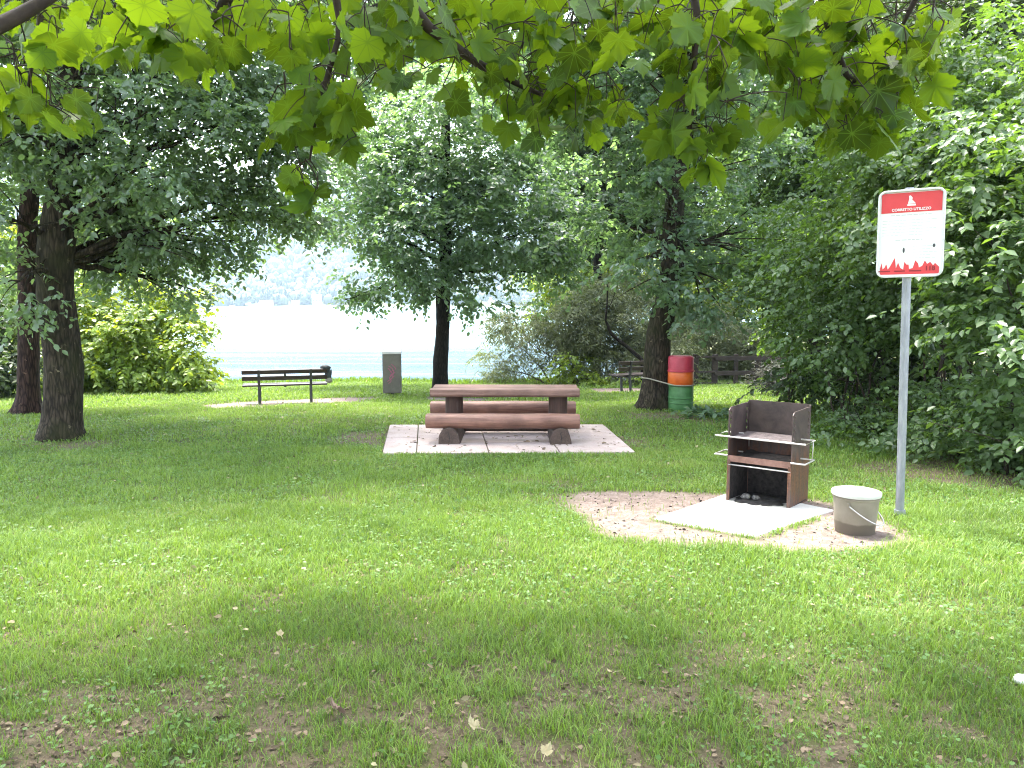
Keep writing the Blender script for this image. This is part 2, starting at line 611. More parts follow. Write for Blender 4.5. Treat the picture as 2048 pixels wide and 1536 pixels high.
def rand_dir(n):
    return norm(RNG.normal(size=(n, 3)))


def crown_leaves(blobs, size=.10, dens=1.0, clump_r=.45, tmpl=OVATE, sprays=11, per=9, droop=.25, flat=.75, shell=.55, spray_len=.42):
    """blobs: list of (centre xyz, (rx,ry,rz), weight). Leaves grow on sprays, sprays in clumps, clumps fill each blob's outer part."""
    P, A, Nn = [], [], []
    for c, r, w in blobs:
        r = np.array(r, float)
        area = 4 * math.pi * ((r[0] * r[1]) ** 1.6 / 3 + (r[0] * r[2]) ** 1.6 / 3 + (r[1] * r[2]) ** 1.6 / 3) ** (1 / 1.6)
        nc = max(5, int(area * dens * w))
        d = rand_dir(nc)
        rad = shell + (1 - shell) * RNG.random(nc) ** .6
        rad *= 1 + .16 * RNG.normal(size=nc)
        cc = np.array(c) + d * rad[:, None] * r
        out = norm(d / r)
        ns = nc * sprays
        ci = np.repeat(np.arange(nc), sprays)
        cr = (clump_r * (.6 + .8 * RNG.random(nc)))[ci]
        so = cc[ci] + rand_dir(ns) * (RNG.random(ns) ** .5 * cr)[:, None] * np.array([1, 1, .6])
        sd = out[ci] * .6 + RNG.normal(size=(ns, 3)) * .6
        sd[:, 2] = sd[:, 2] * .45 - droop
        sd = norm(sd)
        nl = ns * per
        si = np.repeat(np.arange(ns), per)
        t = np.tile(np.linspace(.05, 1, per), ns)
        L = (spray_len * (.6 + .7 * RNG.random(ns)))[si]
        pos = so[si] + sd[si] * (t * L)[:, None]
        pos[:, 2] -= droop * .5 * t * t * L
        side = np.where(np.tile(np.arange(per) % 2, ns) == 0, 1, -1)
        lat = norm(np.cross(sd[si], np.array([0, 0, 1.0])) + 1e-6)
        ax = sd[si] * .7 + lat * side[:, None] * .9 + RNG.normal(size=(nl, 3)) * .35
        ax[:, 2] -= .35
        up = np.array([0, 0, 1.0]) * flat + RNG.normal(size=(nl, 3)) * (1 - flat) * 1.5 + out[ci][si] * .35
        P.append(pos)
        A.append(ax)
        Nn.append(up)
    P, A, Nn = np.concatenate(P), np.concatenate(A), np.concatenate(Nn)
    sz = size * (.65 + .65 * RNG.random(len(P)))
    return P, A, Nn, sz, tmpl


def rough_tube(mb, pts, rad, n=18, flare=None, amp=.06, seed=0):
    """a trunk: tube with uneven bark outline; flare = (height, extra) root spread"""
    pts = np.array(pts, float)
    m0 = len(mb.v)
    mb.tube(pts, list(rad), n)
    for i in range(m0, len(mb.v)):
        k = (i - m0) // n
        if k >= len(pts):
            break
        c = pts[k]
        p = np.array(mb.v[i])
        d = p - c
        R = rad[k]
        an = math.atan2(d[1], d[0])
        f = 1 + amp * mnoise.noise(Vector((p[0] * 5 + seed, p[1] * 5, p[2] * 1.6))) + amp * .6 * mnoise.noise(Vector((p[0] * 16, p[1] * 16 + seed, p[2] * 5)))
        if flare:
            h = max(0, 1 - (c[2] - pts[0][2]) / flare[0])
            f += flare[1] * h ** 2.2 * (.75 + .6 * math.sin(an * 4 + seed) * h + .3 * math.sin(an * 7 + 2 * seed))
        mb.v[i] = tuple(c + d * f)


def resample(pts, rad, step):
    pts, rad = np.array(pts, float), np.array(rad, float)
    L = np.concatenate([[0], np.cumsum(np.linalg.norm(np.diff(pts, axis=0), axis=1))])
    n = max(3, int(L[-1] / step) + 1)
    s = np.linspace(0, L[-1], n)
    return np.stack([np.interp(s, L, pts[:, k]) for k in range(3)], 1), np.interp(s, L, rad)


def make_tree(name, label, cat, trunk, rad, blobs, leafmat, barkmat, group=None, flare=(.8, .6), limbs=True, limb_r=.32, step=.12,
              limb_from=.35, seed=1, crown_kw=None, extra_limbs=()):
    """trunk: world points from the base up; blobs in world coordinates"""
    base = np.array(trunk[0], float)
    root = thing(name, label, cat, base, 0, group)
    tp, tr = resample(trunk, rad, step)
    tp = tp - base
    wob = np.array([[mnoise.noise(Vector((seed * 3.1, 0, z * .6))), mnoise.noise(Vector((0, seed * 2.3, z * .6))), 0] for z in tp[:, 2]])
    tp = tp + wob * np.minimum(1, tp[:, 2:3] / 2) * tr[:, None] * .6
    tp[0, 2] -= .15
    mb = MB()
    rough_tube(mb, tp, tr, 26 if tr[0] > .12 else 10, flare, .11, seed)
    mb.build('trunk', barkmat, root, smooth=True)
    rg = random.Random(seed)
    if limbs:
        for c, r, w in list(blobs):
            c = np.array(c) - base
            # leaves the trunk below the blob
            zt = max(tp[-1, 2] * limb_from, min(tp[-1, 2] * .97, c[2] - .45 * math.hypot(c[0], c[1])))
            i = int(np.argmin(np.abs(tp[:, 2] - zt)))
            p0, r0 = tp[i], max(.012, tr[i] * limb_r)
            midp = (p0 + c) / 2 + np.array([rg.uniform(-.2, .2), rg.uniform(-.2, .2), .12 * np.linalg.norm(c - p0)])
            end = c + (c - p0) * .25
            lp = bez(p0, midp, end, 14)
            lp[1:-1] += np.array([[rg.uniform(-.04, .04) for _ in range(3)] for _ in range(12)])
            lr = np.linspace(r0, .008, 14)
            mb = MB()
            mb.tube(lp, list(lr), 8)
            for k in range(7):
                j = rg.randrange(5, 13)
                d = np.array([rg.gauss(0, 1) for _ in range(3)]) * np.array(r) * .75
                q = c + d
                tw = bez(lp[j], (lp[j] + q) / 2 + np.array([0, 0, .15]), q, 6)
                mb.tube(tw, list(np.linspace(lr[j] * .55, .004, 6)), 5)
            mb.build('branch', barkmat, root, smooth=True)
    for lp, lr in extra_limbs:
        mb = MB()
        lp, lr = resample(lp, lr, .15)
        mb.tube(lp - base, list(lr), 9)
        mb.build('branch', barkmat, root, smooth=True)
    if blobs:
        kw = dict(crown_kw or {})
        P, A, Nn, sz, tm = crown_leaves(blobs, **kw)
        g = gz(P[:, 0], P[:, 1])
        keep = P[:, 2] > g + .05
        v, f = leaf_geo(P[keep] - base, A[keep], Nn[keep], sz[keep], tm)
        link('crown', np_mesh('crown', v, f), leafmat, root)
    return root


def B(px, py, Y, rx, ry=None, rz=None, w=1.0):
    ry = rx if ry is None else ry
    rz = rx if rz is None else rz
    return (W(px, py, Y), (rx, ry, rz), w)

#@@SETTING@@
# ------------------------------------------------------------------ bare ground masks
def poly_dist(x, y, poly):
    """signed distance (inside > 0) to a polygon in plan"""
    x, y = np.asarray(x, float), np.asarray(y, float)
    n = len(poly)
    dmin = np.full(x.shape, 1e9)
    ins = np.zeros(x.shape, bool)
    for i in range(n):
        (x1, y1), (x2, y2) = poly[i], poly[(i + 1) % n]
        dx, dy = x2 - x1, y2 - y1
        t = np.clip(((x - x1) * dx + (y - y1) * dy) / (dx * dx + dy * dy + 1e-12), 0, 1)
        dmin = np.minimum(dmin, np.hypot(x - x1 - t * dx, y - y1 - t * dy))
        c = ((y1 > y) != (y2 > y)) & (x < (x2 - x1) * (y - y1) / (y2 - y1 + 1e-12) + x1)
        ins ^= c
    return np.where(ins, dmin, -dmin)


def GP(*pts):
    return [tuple(G(a, b)[:2]) for a, b in pts]


BBQ_DIRT = GP((1112, 1004), (1150, 984), (1250, 981), (1360, 983), (1450, 990), (1650, 1000), (1770, 1030), (1845, 1072), (1790, 1090), (1690, 1108),
              (1560, 1106), (1400, 1092), (1290, 1084), (1210, 1076), (1150, 1048))
PAD = GP((764, 910), (1272, 908), (1207, 853), (779, 854))
_pf, _pr, _pb = G(1510, 1076), G(1668, 1022), G(1308, 1039)
SLAB = [tuple(_pb[:2]), tuple(_pf[:2]), tuple(_pr[:2]), tuple((_pb + _pr - _pf)[:2] + np.array([.06, .32]))]
PALE = [(BBQ_DIRT, .2), (GP((385, 812), (470, 805), (700, 795), (770, 796), (700, 806), (560, 812), (430, 817)), .15),
        (GP((1175, 777), (1330, 776), (1330, 784), (1190, 785)), .15), (GP((850, 795), (985, 797), (975, 805), (860, 803)), .2)]
SOIL = [(GP((662, 888), (690, 868), (775, 866), (765, 892)), .25), (GP((1215, 872), (1300, 880), (1300, 898), (1255, 900)), .25),
        (GP((60, 890), (180, 880), (260, 888), (120, 905)), .3), (GP((1260, 825), (1420, 826), (1430, 850), (1250, 836)), .3),
        (GP((1680, 930), (1760, 960), (2048, 985), (2300, 960), (1900, 900)), .4)]


_ga, _gb = G(1453, 1003)[:2], G(1579, 1019)[:2]
_gn = np.array([-(_gb - _ga)[1], (_gb - _ga)[0]])
_gn = _gn / np.linalg.norm(_gn) * .56
FOOT = [tuple(_ga), tuple(_gb), tuple(_gb + _gn), tuple(_ga + _gn)]


def masks(x, y):
    x, y = np.asarray(x, float), np.asarray(y, float)
    wob = (fnoise(x, y, 2.2) - .5) * .38 + (vnoise(x, y, 14) - .5) * .14
    bare = np.zeros(x.shape)
    for poly, s in PALE:
        bare = np.maximum(bare, sstep(-s * .6, s * .9, poly_dist(x, y, poly) + wob * s * 4))
    # a fringe of grass by the slab's front edges
    ds = poly_dist(x, y, SLAB)
    fringe = sstep(-.13, -.03, ds) * sstep(.05, -.02, ds) * sstep(.35, .55, fnoise(x, y, 5)) * sstep(6.5, 6.35, y)
    bare *= 1 - .8 * fringe
    soil = np.zeros(x.shape)
    for poly, s in SOIL:
        soil = np.maximum(soil, .9 * sstep(-s, s, poly_dist(x, y, poly) + wob * 1.2))
    n = fnoise(x, y, 1.5)
    n2 = fnoise(x + 40, y + 9, 4.2)
    near = sstep(4.7, 2.7, y)
    n3 = fnoise(x + 11, y + 3, 9.5)
    soil = np.maximum(soil, near * sstep(.50 - .06 * near, .64 - .06 * near, n * .14 + n2 * .36 + n3 * .50) * .95)
    soil = np.maximum(soil, .55 * sstep(.60, .74, n * .45 + n2 * .55))
    return bare, soil


# ------------------------------------------------------------------ ground sheet
xs = np.concatenate([np.linspace(-420, -14, 22)[:-1], np.arange(-14, -5, .16), np.arange(-5, 6, .075), np.arange(6, 14, .16), np.linspace(14, 420, 22)])
ys = np.concatenate([np.linspace(-150, 1.5, 16)[:-1], np.arange(1.5, 9, .06), np.arange(9, 16, .11), np.arange(16, 31, .22), np.linspace(31, 140, 30)])
gx, gy = np.meshgrid(xs, ys)
gzv = gz(gx, gy)
bare, soil = masks(gx, gy)
# lower the sheet a little under the slabs
nx_, ny_ = len(xs), len(ys)
idx = np.arange(nx_ * ny_).reshape(ny_, nx_)
faces = np.stack([idx[:-1, :-1], idx[:-1, 1:], idx[1:, 1:], idx[1:, :-1]], -1).reshape(-1, 4)
gm = np_mesh('ground', np.stack([gx, gy, gzv - .004 * 0], -1).reshape(-1, 3), faces)
for nm, arr in (('bare', bare), ('soil', soil)):
    at = gm.attributes.new(nm, 'FLOAT', 'POINT')
    at.data.foreach_set('value', arr.ravel().astype(np.float32))
tag(link('ground', gm, M['ground'], None, True), kind='structure')

wm = np_mesh('lake_water', np.array([[-3000, 20, 0], [3000, 20, 0], [3000, 2600, 0], [-3000, 2600, 0]], float), np.array([[0, 1, 2, 3]]))
wo = tag(link('lake_water', wm, M['water']), kind='structure')
wo.location.z = WATER_Z

# ------------------------------------------------------------------ the far hill, its forest and its houses
SHORE = 1050.0


def hill_z(x, y):
    t = np.clip((y - SHORE - 12 * np.sin(x * .01)) / 620, -.2, 1.4)
    h = 235 * np.sign(t) * np.abs(t) ** 1.15
    return WATER_Z - .3 + h * (.75 + .5 * fnoise(x, y, .0022)) + 26 * np.clip(t, 0, 1) * (fnoise(x, y, .008) - .5)


hx, hy = np.meshgrid(np.linspace(-2200, 2200, 120), np.linspace(SHORE - 60, SHORE + 820, 60))
hz = hill_z(hx, hy)
idx = np.arange(hx.size).reshape(hx.shape)
hm = np_mesh('hills', np.stack([hx, hy, hz], -1).reshape(-1, 3), np.stack([idx[:-1, :-1], idx[:-1, 1:], idx[1:, 1:], idx[1:, :-1]], -1).reshape(-1, 4))
tag(link('hills', hm, M['hill'], None, True), kind='structure')

# canopy pieces: knobbly crowns of broadleaf trees and pointed conifers, one far-off wood
bm = bmesh.new()
bmesh.ops.create_icosphere(bm, subdivisions=2, radius=1)
iv = np.array([v.co[:] for v in bm.verts])
if_ = np.array([[v.index for v in f.verts] for f in bm.faces])
bm.free()
bump_ = np.array([1 + .35 * mnoise.noise(Vector(p * 2.3)) + .18 * mnoise.noise(Vector(p * 6)) for p in iv])
iv = iv * bump_[:, None]
cone = [(0, 0, 1.5)]
for k, (r, z) in enumerate([(.22, 1.0), (.14, .95), (.36, .5), (.24, .45), (.46, 0)]):
    for j in range(7):
        a = 2 * math.pi * (j + .4 * k) / 7
        rr = r * (1 + .2 * math.sin(3.1 * j + k))
        cone.append((rr * math.cos(a), rr * math.sin(a), z))
cv = np.array(cone, float)
cf = [[0, 1 + j, 1 + (j + 1) % 7] for j in range(7)]
for k in range(4):
    for j in range(7):
        a, b, c, d = 1 + k * 7 + j, 1 + k * 7 + (j + 1) % 7, 1 + (k + 1) * 7 + (j + 1) % 7, 1 + (k + 1) * 7 + j
        cf += [[a, c, b], [a, d, c]]
cf = np.array(cf)
nt_ = 13000
ty = SHORE + 8 + 640 * RNG.random(nt_) ** 1.3
tx = (RNG.random(nt_) * 1.25 - .8) * ty
tz = hill_z(tx, ty)
con = RNG.random(nt_) < np.where(ty < SHORE + 45, .75, .35)
V_, F_, off = [], [], 0
for sel, tv, tf in ((~con, iv, if_), (con, cv, cf)):
    n = int(sel.sum())
    s = 3.2 + 4.2 * RNG.random(n)
    a = RNG.random(n) * 6.28
    sc = np.stack([s * (.8 + .4 * RNG.random(n)), s * (.8 + .4 * RNG.random(n)), s * (1.0 + .5 * RNG.random(n))], 1)
    p = tv[None] * sc[:, None, :]
    ca, sa = np.cos(a)[:, None], np.sin(a)[:, None]
    q = np.stack([p[..., 0] * ca - p[..., 1] * sa, p[..., 0] * sa + p[..., 1] * ca, p[..., 2]], -1)
    q += np.stack([tx[sel], ty[sel], tz[sel] + s * .75], 1)[:, None, :]
    V_.append(q.reshape(-1, 3))
    F_.append((tf[None] + (np.arange(n) * len(tv))[:, None, None]).reshape(-1, 3) + off)
    off += n * len(tv)
tag(link('far_forest', np_mesh('far_forest', np.concatenate(V_), np.concatenate(F_)), M['forest']),
    'hazy wooded slope rising beyond the lake', 'forest', kind='stuff')


def far_house(px, w, d, h, rh, label, rz):
    x = ray(px, 612)[0] * (SHORE + 2)
    y = SHORE + 2 + 12 * math.sin(x * .01)
    r = thing('lakeside_house', label, 'house', (x, y, WATER_Z + .3), rz, 'houses on the far shore')
    mb = MB()
    mb.box((0, 0, h / 2), (w, d, h))
    mb.build('wall', M['wall_far'], r)
    mb = MB()
    o = .6
    mb.prism([(-d / 2 - o, h), (d / 2 + o, h), (0, h + rh)], -w / 2 - o, w / 2 + o, lambda a, b, t: (t, a, b))
    mb.build('roof', M['roof_far'], r)
    n = max(2, int(w / 3.5))
    for k in range(n):
        for lv in range(max(1, int(h / 3.2))):
            mb = MB()
            mb.box((-w / 2 + w * (k + .5) / n, -d / 2 - .02, 1.7 + lv * 3), (1.2, .1, 1.4))
            mb.build('window', M['glass_far'], r)


far_house(636, 12, 9, 12, 4, 'tall pale lakeside house farthest right on the far shore', .2)
far_house(532, 17, 9, 5, 3.2, 'long low pale house on the far shore above the bench', -.1)
far_house(592, 10, 8, 5, 3, 'small pale gabled house on far shore between two larger ones', .3)

#@@TREES@@
# ------------------------------------------------------------------ standing trees
GT = 'park trees on the lawn'
# big left tree
b0 = G(122, 876)
t1 = [b0, W(124, 820, b0[1]), W(123, 700, b0[1]), W(124, 560, b0[1]), W(128, 400, b0[1] - .05), W(130, 300, b0[1]), W(140, 150, b0[1] + .2), W(160, -120, b0[1] + .5)]
r1 = [.30, .262, .25, .24, .225, .20, .15, .07]
Y1 = b0[1]
make_tree('broadleaf_tree', 'thick dark mossy trunked tree, nearest of the two left trees', 'tree', t1, r1,
          [B(60, 250, Y1 - .8, 1.0, 1.2, .6), B(260, 250, Y1 - .3, 1.3, 1.3, .75), B(430, 270, Y1 + .6, 1.15, 1.2, .65), B(330, 380, Y1 + .9, 1.1, 1.0, .45),
           B(200, 130, Y1 + .2, 1.5, 1.4, .8), B(420, 130, Y1 + 1.2, 1.3, 1.4, .8), B(300, 450, Y1 + 1.4, .95, .9, .35, .8), B(470, 400, Y1 + 1.4, .75, .9, .28, .8), B(520, 330, Y1 + 1.5, 1.0, 1.0, .6), B(540, 440, Y1 + 2, .8, .7, .28), B(360, 580, Y1 + 2, .35, .4, .28, .9), B(250, 520, Y1 + 1.6, .7, .7, .3, .8), B(560, 230, Y1 + 2, 1.0, 1.0, .6), B(610, 150, Y1 + 2.4, 1.1, 1.1, .6, .8), (np.array([-3.0, 14.2, 9.6]), (2.5, 2.2, 1.1), 1.0), (np.array([-5.6, 15.8, 9.2]), (2.3, 2.2, 1.1), 1.0), (np.array([-1.2, 12.6, 9.4]), (2.2, 1.8, 1.0), 1.0), (np.array([-6.4, 12.2, 9.6]), (2.2, 2.0, 1.1), 1.0), (np.array([-8.6, 14.2, 8.6]), (2.3, 2.2, 1.1), 1.0), (np.array([-3.8, 11.4, 8.8]), (1.8, 1.5, .9), 1.0),  # world-coordinate blobs at the end: unseen high crown added to shade the lawn
           B(60, 90, Y1 + .8, 1.4, 1.4, .8), B(-130, 260, Y1, 1.4, 1.4, .9), B(30, 560, Y1 - .9, .42, .4, .50, .9), B(20, 440, Y1 - .6, .6, .5, .45, .8),
           B(250, -60, Y1 + .6, 2.3, 2.3, 1.0, .8), B(40, -110, Y1 - .4, 2.2, 2.2, 1.0, .8), B(200, -330, Y1 + .4, 2.2, 2.2, 1.3, .8), B(330, 540, Y1 + 2.0, .55, .6, .42, .9), B(205, 430, Y1 + .9, .8, .7, .36), B(330, 470, Y1 + 1.0, .9, .8, .32), B(420, 490, Y1 + 1.6, .7, .6, .26), B(190, 520, Y1 + 1.3, .6, .5, .3), B(260, 360, Y1 - .6, .9, .6, .35)],
          M['leaf_left'], M['bark_left'], GT, (.75, .42), seed=3, crown_kw=dict(size=.098, dens=2.2, sprays=11, per=9), limb_r=.25)
# slimmer tree behind it
b1 = G(55, 828)
Y2 = b1[1]
make_tree('broadleaf_tree', 'slim reddish trunked tree with spreading roots at far left edge', 'tree',
          [b1, W(56, 780, Y2), W(57, 640, Y2), W(58, 480, Y2), W(62, 330, Y2), W(70, 100, Y2), W(80, -100, Y2)], [.21, .185, .17, .155, .14, .11, .05],
          [B(-20, 330, Y2 + .3, 1.3, 1.2, .9), B(110, 300, Y2 + 1.2, 1.4, 1.2, .8), B(-10, 520, Y2 + .6, .8, .7, .5), B(40, 120, Y2, 2.0, 2, 1.2), B(260, 420, Y2 + 2, 1.3, 1.2, .5),
           B(-60, -80, Y2, 2.2, 2.2, 1.4)],
          M['leaf_left'], M['bark_red'], GT, (.7, .9), seed=8, crown_kw=dict(size=.10, dens=1.7, sprays=10, per=9))
# the tree by the lake, in the middle
b2 = G(881, 788)
Y3 = b2[1]
make_tree('broadleaf_tree', 'slender straight tree by the water behind the picnic table', 'tree',
          [b2, W(881, 740, Y3), W(884, 640, Y3), W(887, 560, Y3), W(890, 470, Y3), W(893, 360, Y3), W(896, 200, Y3)], [.24, .20, .185, .17, .15, .11, .04],
          [B(790, 540, Y3 - 1.2, 1.05, 1.1, .62), B(905, 580, Y3 - .8, 1.0, .9, .50), B(860, 470, Y3 - .9, 1.9, 1.7, .85), B(1010, 480, Y3 - .5, 1.8, 1.6, .85), B(1070, 550, Y3 + .2, 1.0, 1.0, .62),
           B(760, 440, Y3 - .2, 1.2, 1.3, .75), B(850, 360, Y3, 2.0, 1.9, 1.0), B(1020, 370, Y3 + .2, 2.0, 1.8, 1.0), B(900, 260, Y3 + .3, 2.1, 2.0, 1.1), B(780, 280, Y3 + .6, 1.2, 1.2, .7),
           B(960, 180, Y3 + .8, 1.6, 1.6, .8), B(1110, 450, Y3 + .4, 1.1, 1.2, .9), B(730, 590, Y3 - .9, .38, .4, .16, .7), B(700, 330, Y3 + .4, 1.2, 1.2, .7), B(660, 430, Y3 + .6, .6, .7, .4, .7), B(1090, 330, Y3 + .6, 1.1, 1.2, .7)],
          M['leaf_mid'], M['bark_mid'], GT, (.5, .4), seed=5, limb_from=.42, crown_kw=dict(size=.135, dens=1.75, sprays=10, per=8, spray_len=.5, clump_r=.5))
# the right tree beside the drums
b3 = G(1308, 818)
Y4 = b3[1]
make_tree('broadleaf_tree', 'leaning dark trunked tree beside the striped drum', 'tree',
          [b3, W(1310, 770, Y4), W(1318, 680, Y4), W(1330, 580, Y4), W(1342, 490, Y4), W(1352, 420, Y4), W(1366, 310, Y4), W(1376, 150, Y4 + .2), W(1385, -80, Y4 + .3)],
          [.31, .262, .245, .225, .20, .185, .17, .13, .06],
          [B(1420, 590, Y4 - .6, .85, .8, .38), B(1300, 520, Y4 - .8, .75, .7, .42), B(1400, 480, Y4 + .2, 1.3, 1.1, .5), B(1250, 450, Y4 + .8, 1.1, 1.1, .5), B(1270, 230, Y4 + .5, 1.7, 1.7, .85),
           B(1440, 330, Y4 + .8, 1.3, 1.3, .7), B(1480, 470, Y4 + .6, 1.0, 1.0, .5), B(1330, 110, Y4 + .3, 2.2, 2.0, 1.0), B(1470, 160, Y4 + .5, 1.7, 1.7, .9), B(1190, 130, Y4 + 1, 1.6, 1.6, .9),
           B(1345, 400, Y4 - .9, .45, .4, .6, .55), B(1350, -90, Y4, 2.8, 2.6, 1.3), (np.array([.6, 15.8, 9.8]), (2.4, 2.2, 1.1), 1.0), (np.array([1.6, 13.4, 9.4]), (2.2, 1.9, 1.0), 1.0), (np.array([4.2, 13.6, 9.2]), (2.2, 2.0, 1.1), 1.0), (np.array([-.8, 17.5, 9.9]), (2.2, 2.0, 1.1), 1.0), B(1250, 340, Y4 + 1.5, 1.2, 1.2, .6, .8)],  # world-coordinate blobs: crown above the view, added for shade around the table
          M['leaf_mid'], M['bark_left'], GT, (.9, .55), seed=11, crown_kw=dict(size=.115, dens=1.75, sprays=10, per=9))

GB = 'tall trees behind the lawn'
# the tall dark trees behind
for (label, bp, Y, r, blobs, lm, sz, sd) in [
    ('tall dark tree rising behind the right hedge', (1640, 700), 23, .26,
     [(1600, 300, 24, 2.6, 2.2, 1.6), (1700, 200, 23, 2.4, 2.2, 1.7), (1560, 450, 24, 2.2, 2, 1.2), (1690, 380, 22.5, 1.9, 2, 1.3), (1540, 160, 25, 2.4, 2, 1.5), (1650, 40, 24, 2.8, 2.4, 1.6), (1800, 80, 23, 2.2, 2, 1.6), (1640, 540, 23, 1.6, 1.5, .9)],
     'leaf_hedge', .15, 21),
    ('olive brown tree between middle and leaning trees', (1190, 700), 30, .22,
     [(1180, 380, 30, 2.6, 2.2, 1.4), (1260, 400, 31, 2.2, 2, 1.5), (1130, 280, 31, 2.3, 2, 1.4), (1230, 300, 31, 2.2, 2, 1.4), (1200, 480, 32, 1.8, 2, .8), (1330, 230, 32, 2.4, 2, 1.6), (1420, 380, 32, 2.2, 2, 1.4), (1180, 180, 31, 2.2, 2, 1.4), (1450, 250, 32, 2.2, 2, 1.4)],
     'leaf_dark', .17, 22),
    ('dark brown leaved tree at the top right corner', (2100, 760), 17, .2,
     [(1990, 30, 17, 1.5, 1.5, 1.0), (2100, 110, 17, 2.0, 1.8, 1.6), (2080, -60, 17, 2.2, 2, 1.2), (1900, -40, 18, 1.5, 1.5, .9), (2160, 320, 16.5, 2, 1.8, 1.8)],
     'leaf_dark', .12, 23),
    ('pale leaved tree rising behind the slender middle tree', (884, 750), 27, .16,
     [(875, 110, 27, 2.4, 2, 1.6), (720, 120, 27, 2.2, 2, 1.5), (960, 60, 28, 2.4, 2, 1.6), (660, 240, 27, 1.5, 1.5, 1.0), (760, -40, 27, 2.6, 2.2, 1.5), (1070, 170, 29, 2.2, 2, 1.5), (590, 30, 27, 1.8, 1.6, 1.2)],
     'leaf_mid', .16, 24),
]:
    base = W(bp[0], bp[1], Y)
    base[2] = float(gz(base[0], base[1]))
    top = W(blobs[0][0], min(b[1] for b in blobs) - 20, Y)
    make_tree('broadleaf_tree', label, 'tree', [base, (base + top) / 2 + np.array([.2, 0, 0]), top], [r, r * .7, .04], [B(*b) for b in blobs], M[lm], M['bark_mid'], GB,
              (.6, .5), seed=sd, step=.4, crown_kw=dict(size=sz, dens=2.1, sprays=9, per=8, clump_r=.6, spray_len=.6))

#@@SHRUBS@@
def shrub(name, label, cat, px, Y, blobs, lm, size, dens, group, nst=9, seed=1, bark='bark_twig', stem_r=.018, kw=None, base_py=None):
    """many stemmed bush: each stem is a part"""
    base = W(px, 800, Y)
    base[2] = float(gz(base[0], base[1]))
    root = thing(name, label, cat, base, 0, group)
    rg = random.Random(seed)
    cs = [np.array(b[0]) for b in blobs]
    for k in range(nst):
        b = blobs[k % len(blobs)]
        c = np.array(b[0]) + np.array([rg.gauss(0, .4), rg.gauss(0, .4), rg.gauss(0, .35)]) * np.array(b[1])
        p0 = base + np.array([rg.uniform(-.5, .5), rg.uniform(-.4, .4), 0])
        p0[0] += (c[0] - base[0]) * .45
        p0[1] += (c[1] - base[1]) * .45
        p0[2] = float(gz(p0[0], p0[1])) - .05
        midp = (p0 + c) / 2 + np.array([(p0 - c)[0] * .25, (p0 - c)[1] * .25, .2])
        lp = bez(p0, midp, c, 12) - base
        lp[1:-1] += np.array([[rg.uniform(-.03, .03) for _ in range(3)] for _ in range(10)])
        mb = MB()
        mb.tube(lp, list(np.linspace(stem_r * rg.uniform(.7, 1.5), .005, 12)), 7)
        for q in range(4):
            j = rg.randrange(4, 11)
            e = lp[j] + np.array([rg.gauss(0, .35), rg.gauss(0, .35), rg.uniform(0, .5)])
            mb.tube(bez(lp[j], (lp[j] + e) / 2 + np.array([0, 0, .06]), e, 5), list(np.linspace(.007, .003, 5)), 5)
        mb.build('stem', M[bark], root, smooth=True)
    k2 = dict(size=size, dens=dens, sprays=10, per=9)
    k2.update(kw or {})
    P, A, Nn, sz, tm = crown_leaves(blobs, **k2)
    keep = P[:, 2] > gz(P[:, 0], P[:, 1]) + .03
    v, f = leaf_geo(P[keep] - base, A[keep], Nn[keep], sz[keep], tm)
    link('foliage', np_mesh('foliage', v, f), M[lm], root)
    return root


GH = 'tall shrubs along the right edge'
shrub('leafy_shrub', 'green shrub at the far left end of the right hedge, behind the grill', 'shrub', 1600, 15.5,
      [B(1600, 570, 15.5, 1.05, 1.2, .75), B(1665, 660, 15, 1.1, 1.1, .9), B(1590, 650, 15.8, .65, .9, .55), B(1630, 480, 15.8, 1.15, 1.2, .7), B(1665, 760, 15.2, .8, .9, .5, .7)],
      'leaf_hedge', .10, 2.6, GH, 9, 31)
shrub('leafy_shrub', 'tall pale green shrub left of the red and white sign', 'shrub', 1725, 12.6,
      [B(1700, 530, 12.4, 1.3, 1.2, .8), B(1760, 430, 12.8, 1.3, 1.3, .8), B(1680, 650, 12.2, .95, 1, .6), B(1780, 590, 12.4, 1.1, 1.1, .7), B(1720, 780, 12.2, .85, .8, .55, .6), B(1790, 720, 12.4, .9, 1, .7, .6), B(1790, 330, 13, 1.3, 1.3, .75)],
      'leaf_hedge', .10, 2.5, GH, 12, 32)
shrub('leafy_shrub', 'tallest shrub with sunlit top behind the sign', 'shrub', 1905, 11.0,
      [B(1900, 300, 11.0, 1.4, 1.3, .8), B(1860, 430, 10.6, 1.3, 1.2, .8), B(1990, 260, 11, 1.2, 1.2, .8), B(1950, 150, 11.4, 1.1, 1.1, .6), B(1960, 400, 10.6, 1.1, 1.1, .7), B(1880, 560, 10.6, 1.1, 1.0, .6), B(1900, 720, 10.6, 1.1, .9, .8, .55), B(2010, 120, 11.4, .9, 1, .6), B(1850, 840, 10.3, .7, .6, .4, .6)],
      'leaf_hedge', .098, 2.5, GH, 14, 33)
shrub('leafy_shrub', 'large leaved shrub at the right edge of the photo', 'shrub', 2075, 8.9,
      [B(2050, 500, 9.0, .95, .9, .55), B(2060, 640, 8.7, .75, .8, .5), B(2080, 380, 9.3, 1.1, 1.0, .7), B(2110, 800, 8.7, .9, .8, .7), B(2130, 540, 8.9, 1.0, 1.0, .9), B(2070, 900, 8.5, .45, .4, .3), B(2150, 260, 9.4, 1.2, 1.1, .8), B(2045, 925, 8.4, .45, .4, .28), B(1995, 880, 9.2, .55, .5, .4), B(2060, 760, 8.9, .6, .5, .5)],
      'leaf_hedge', .105, 2.7, GH, 10, 34)
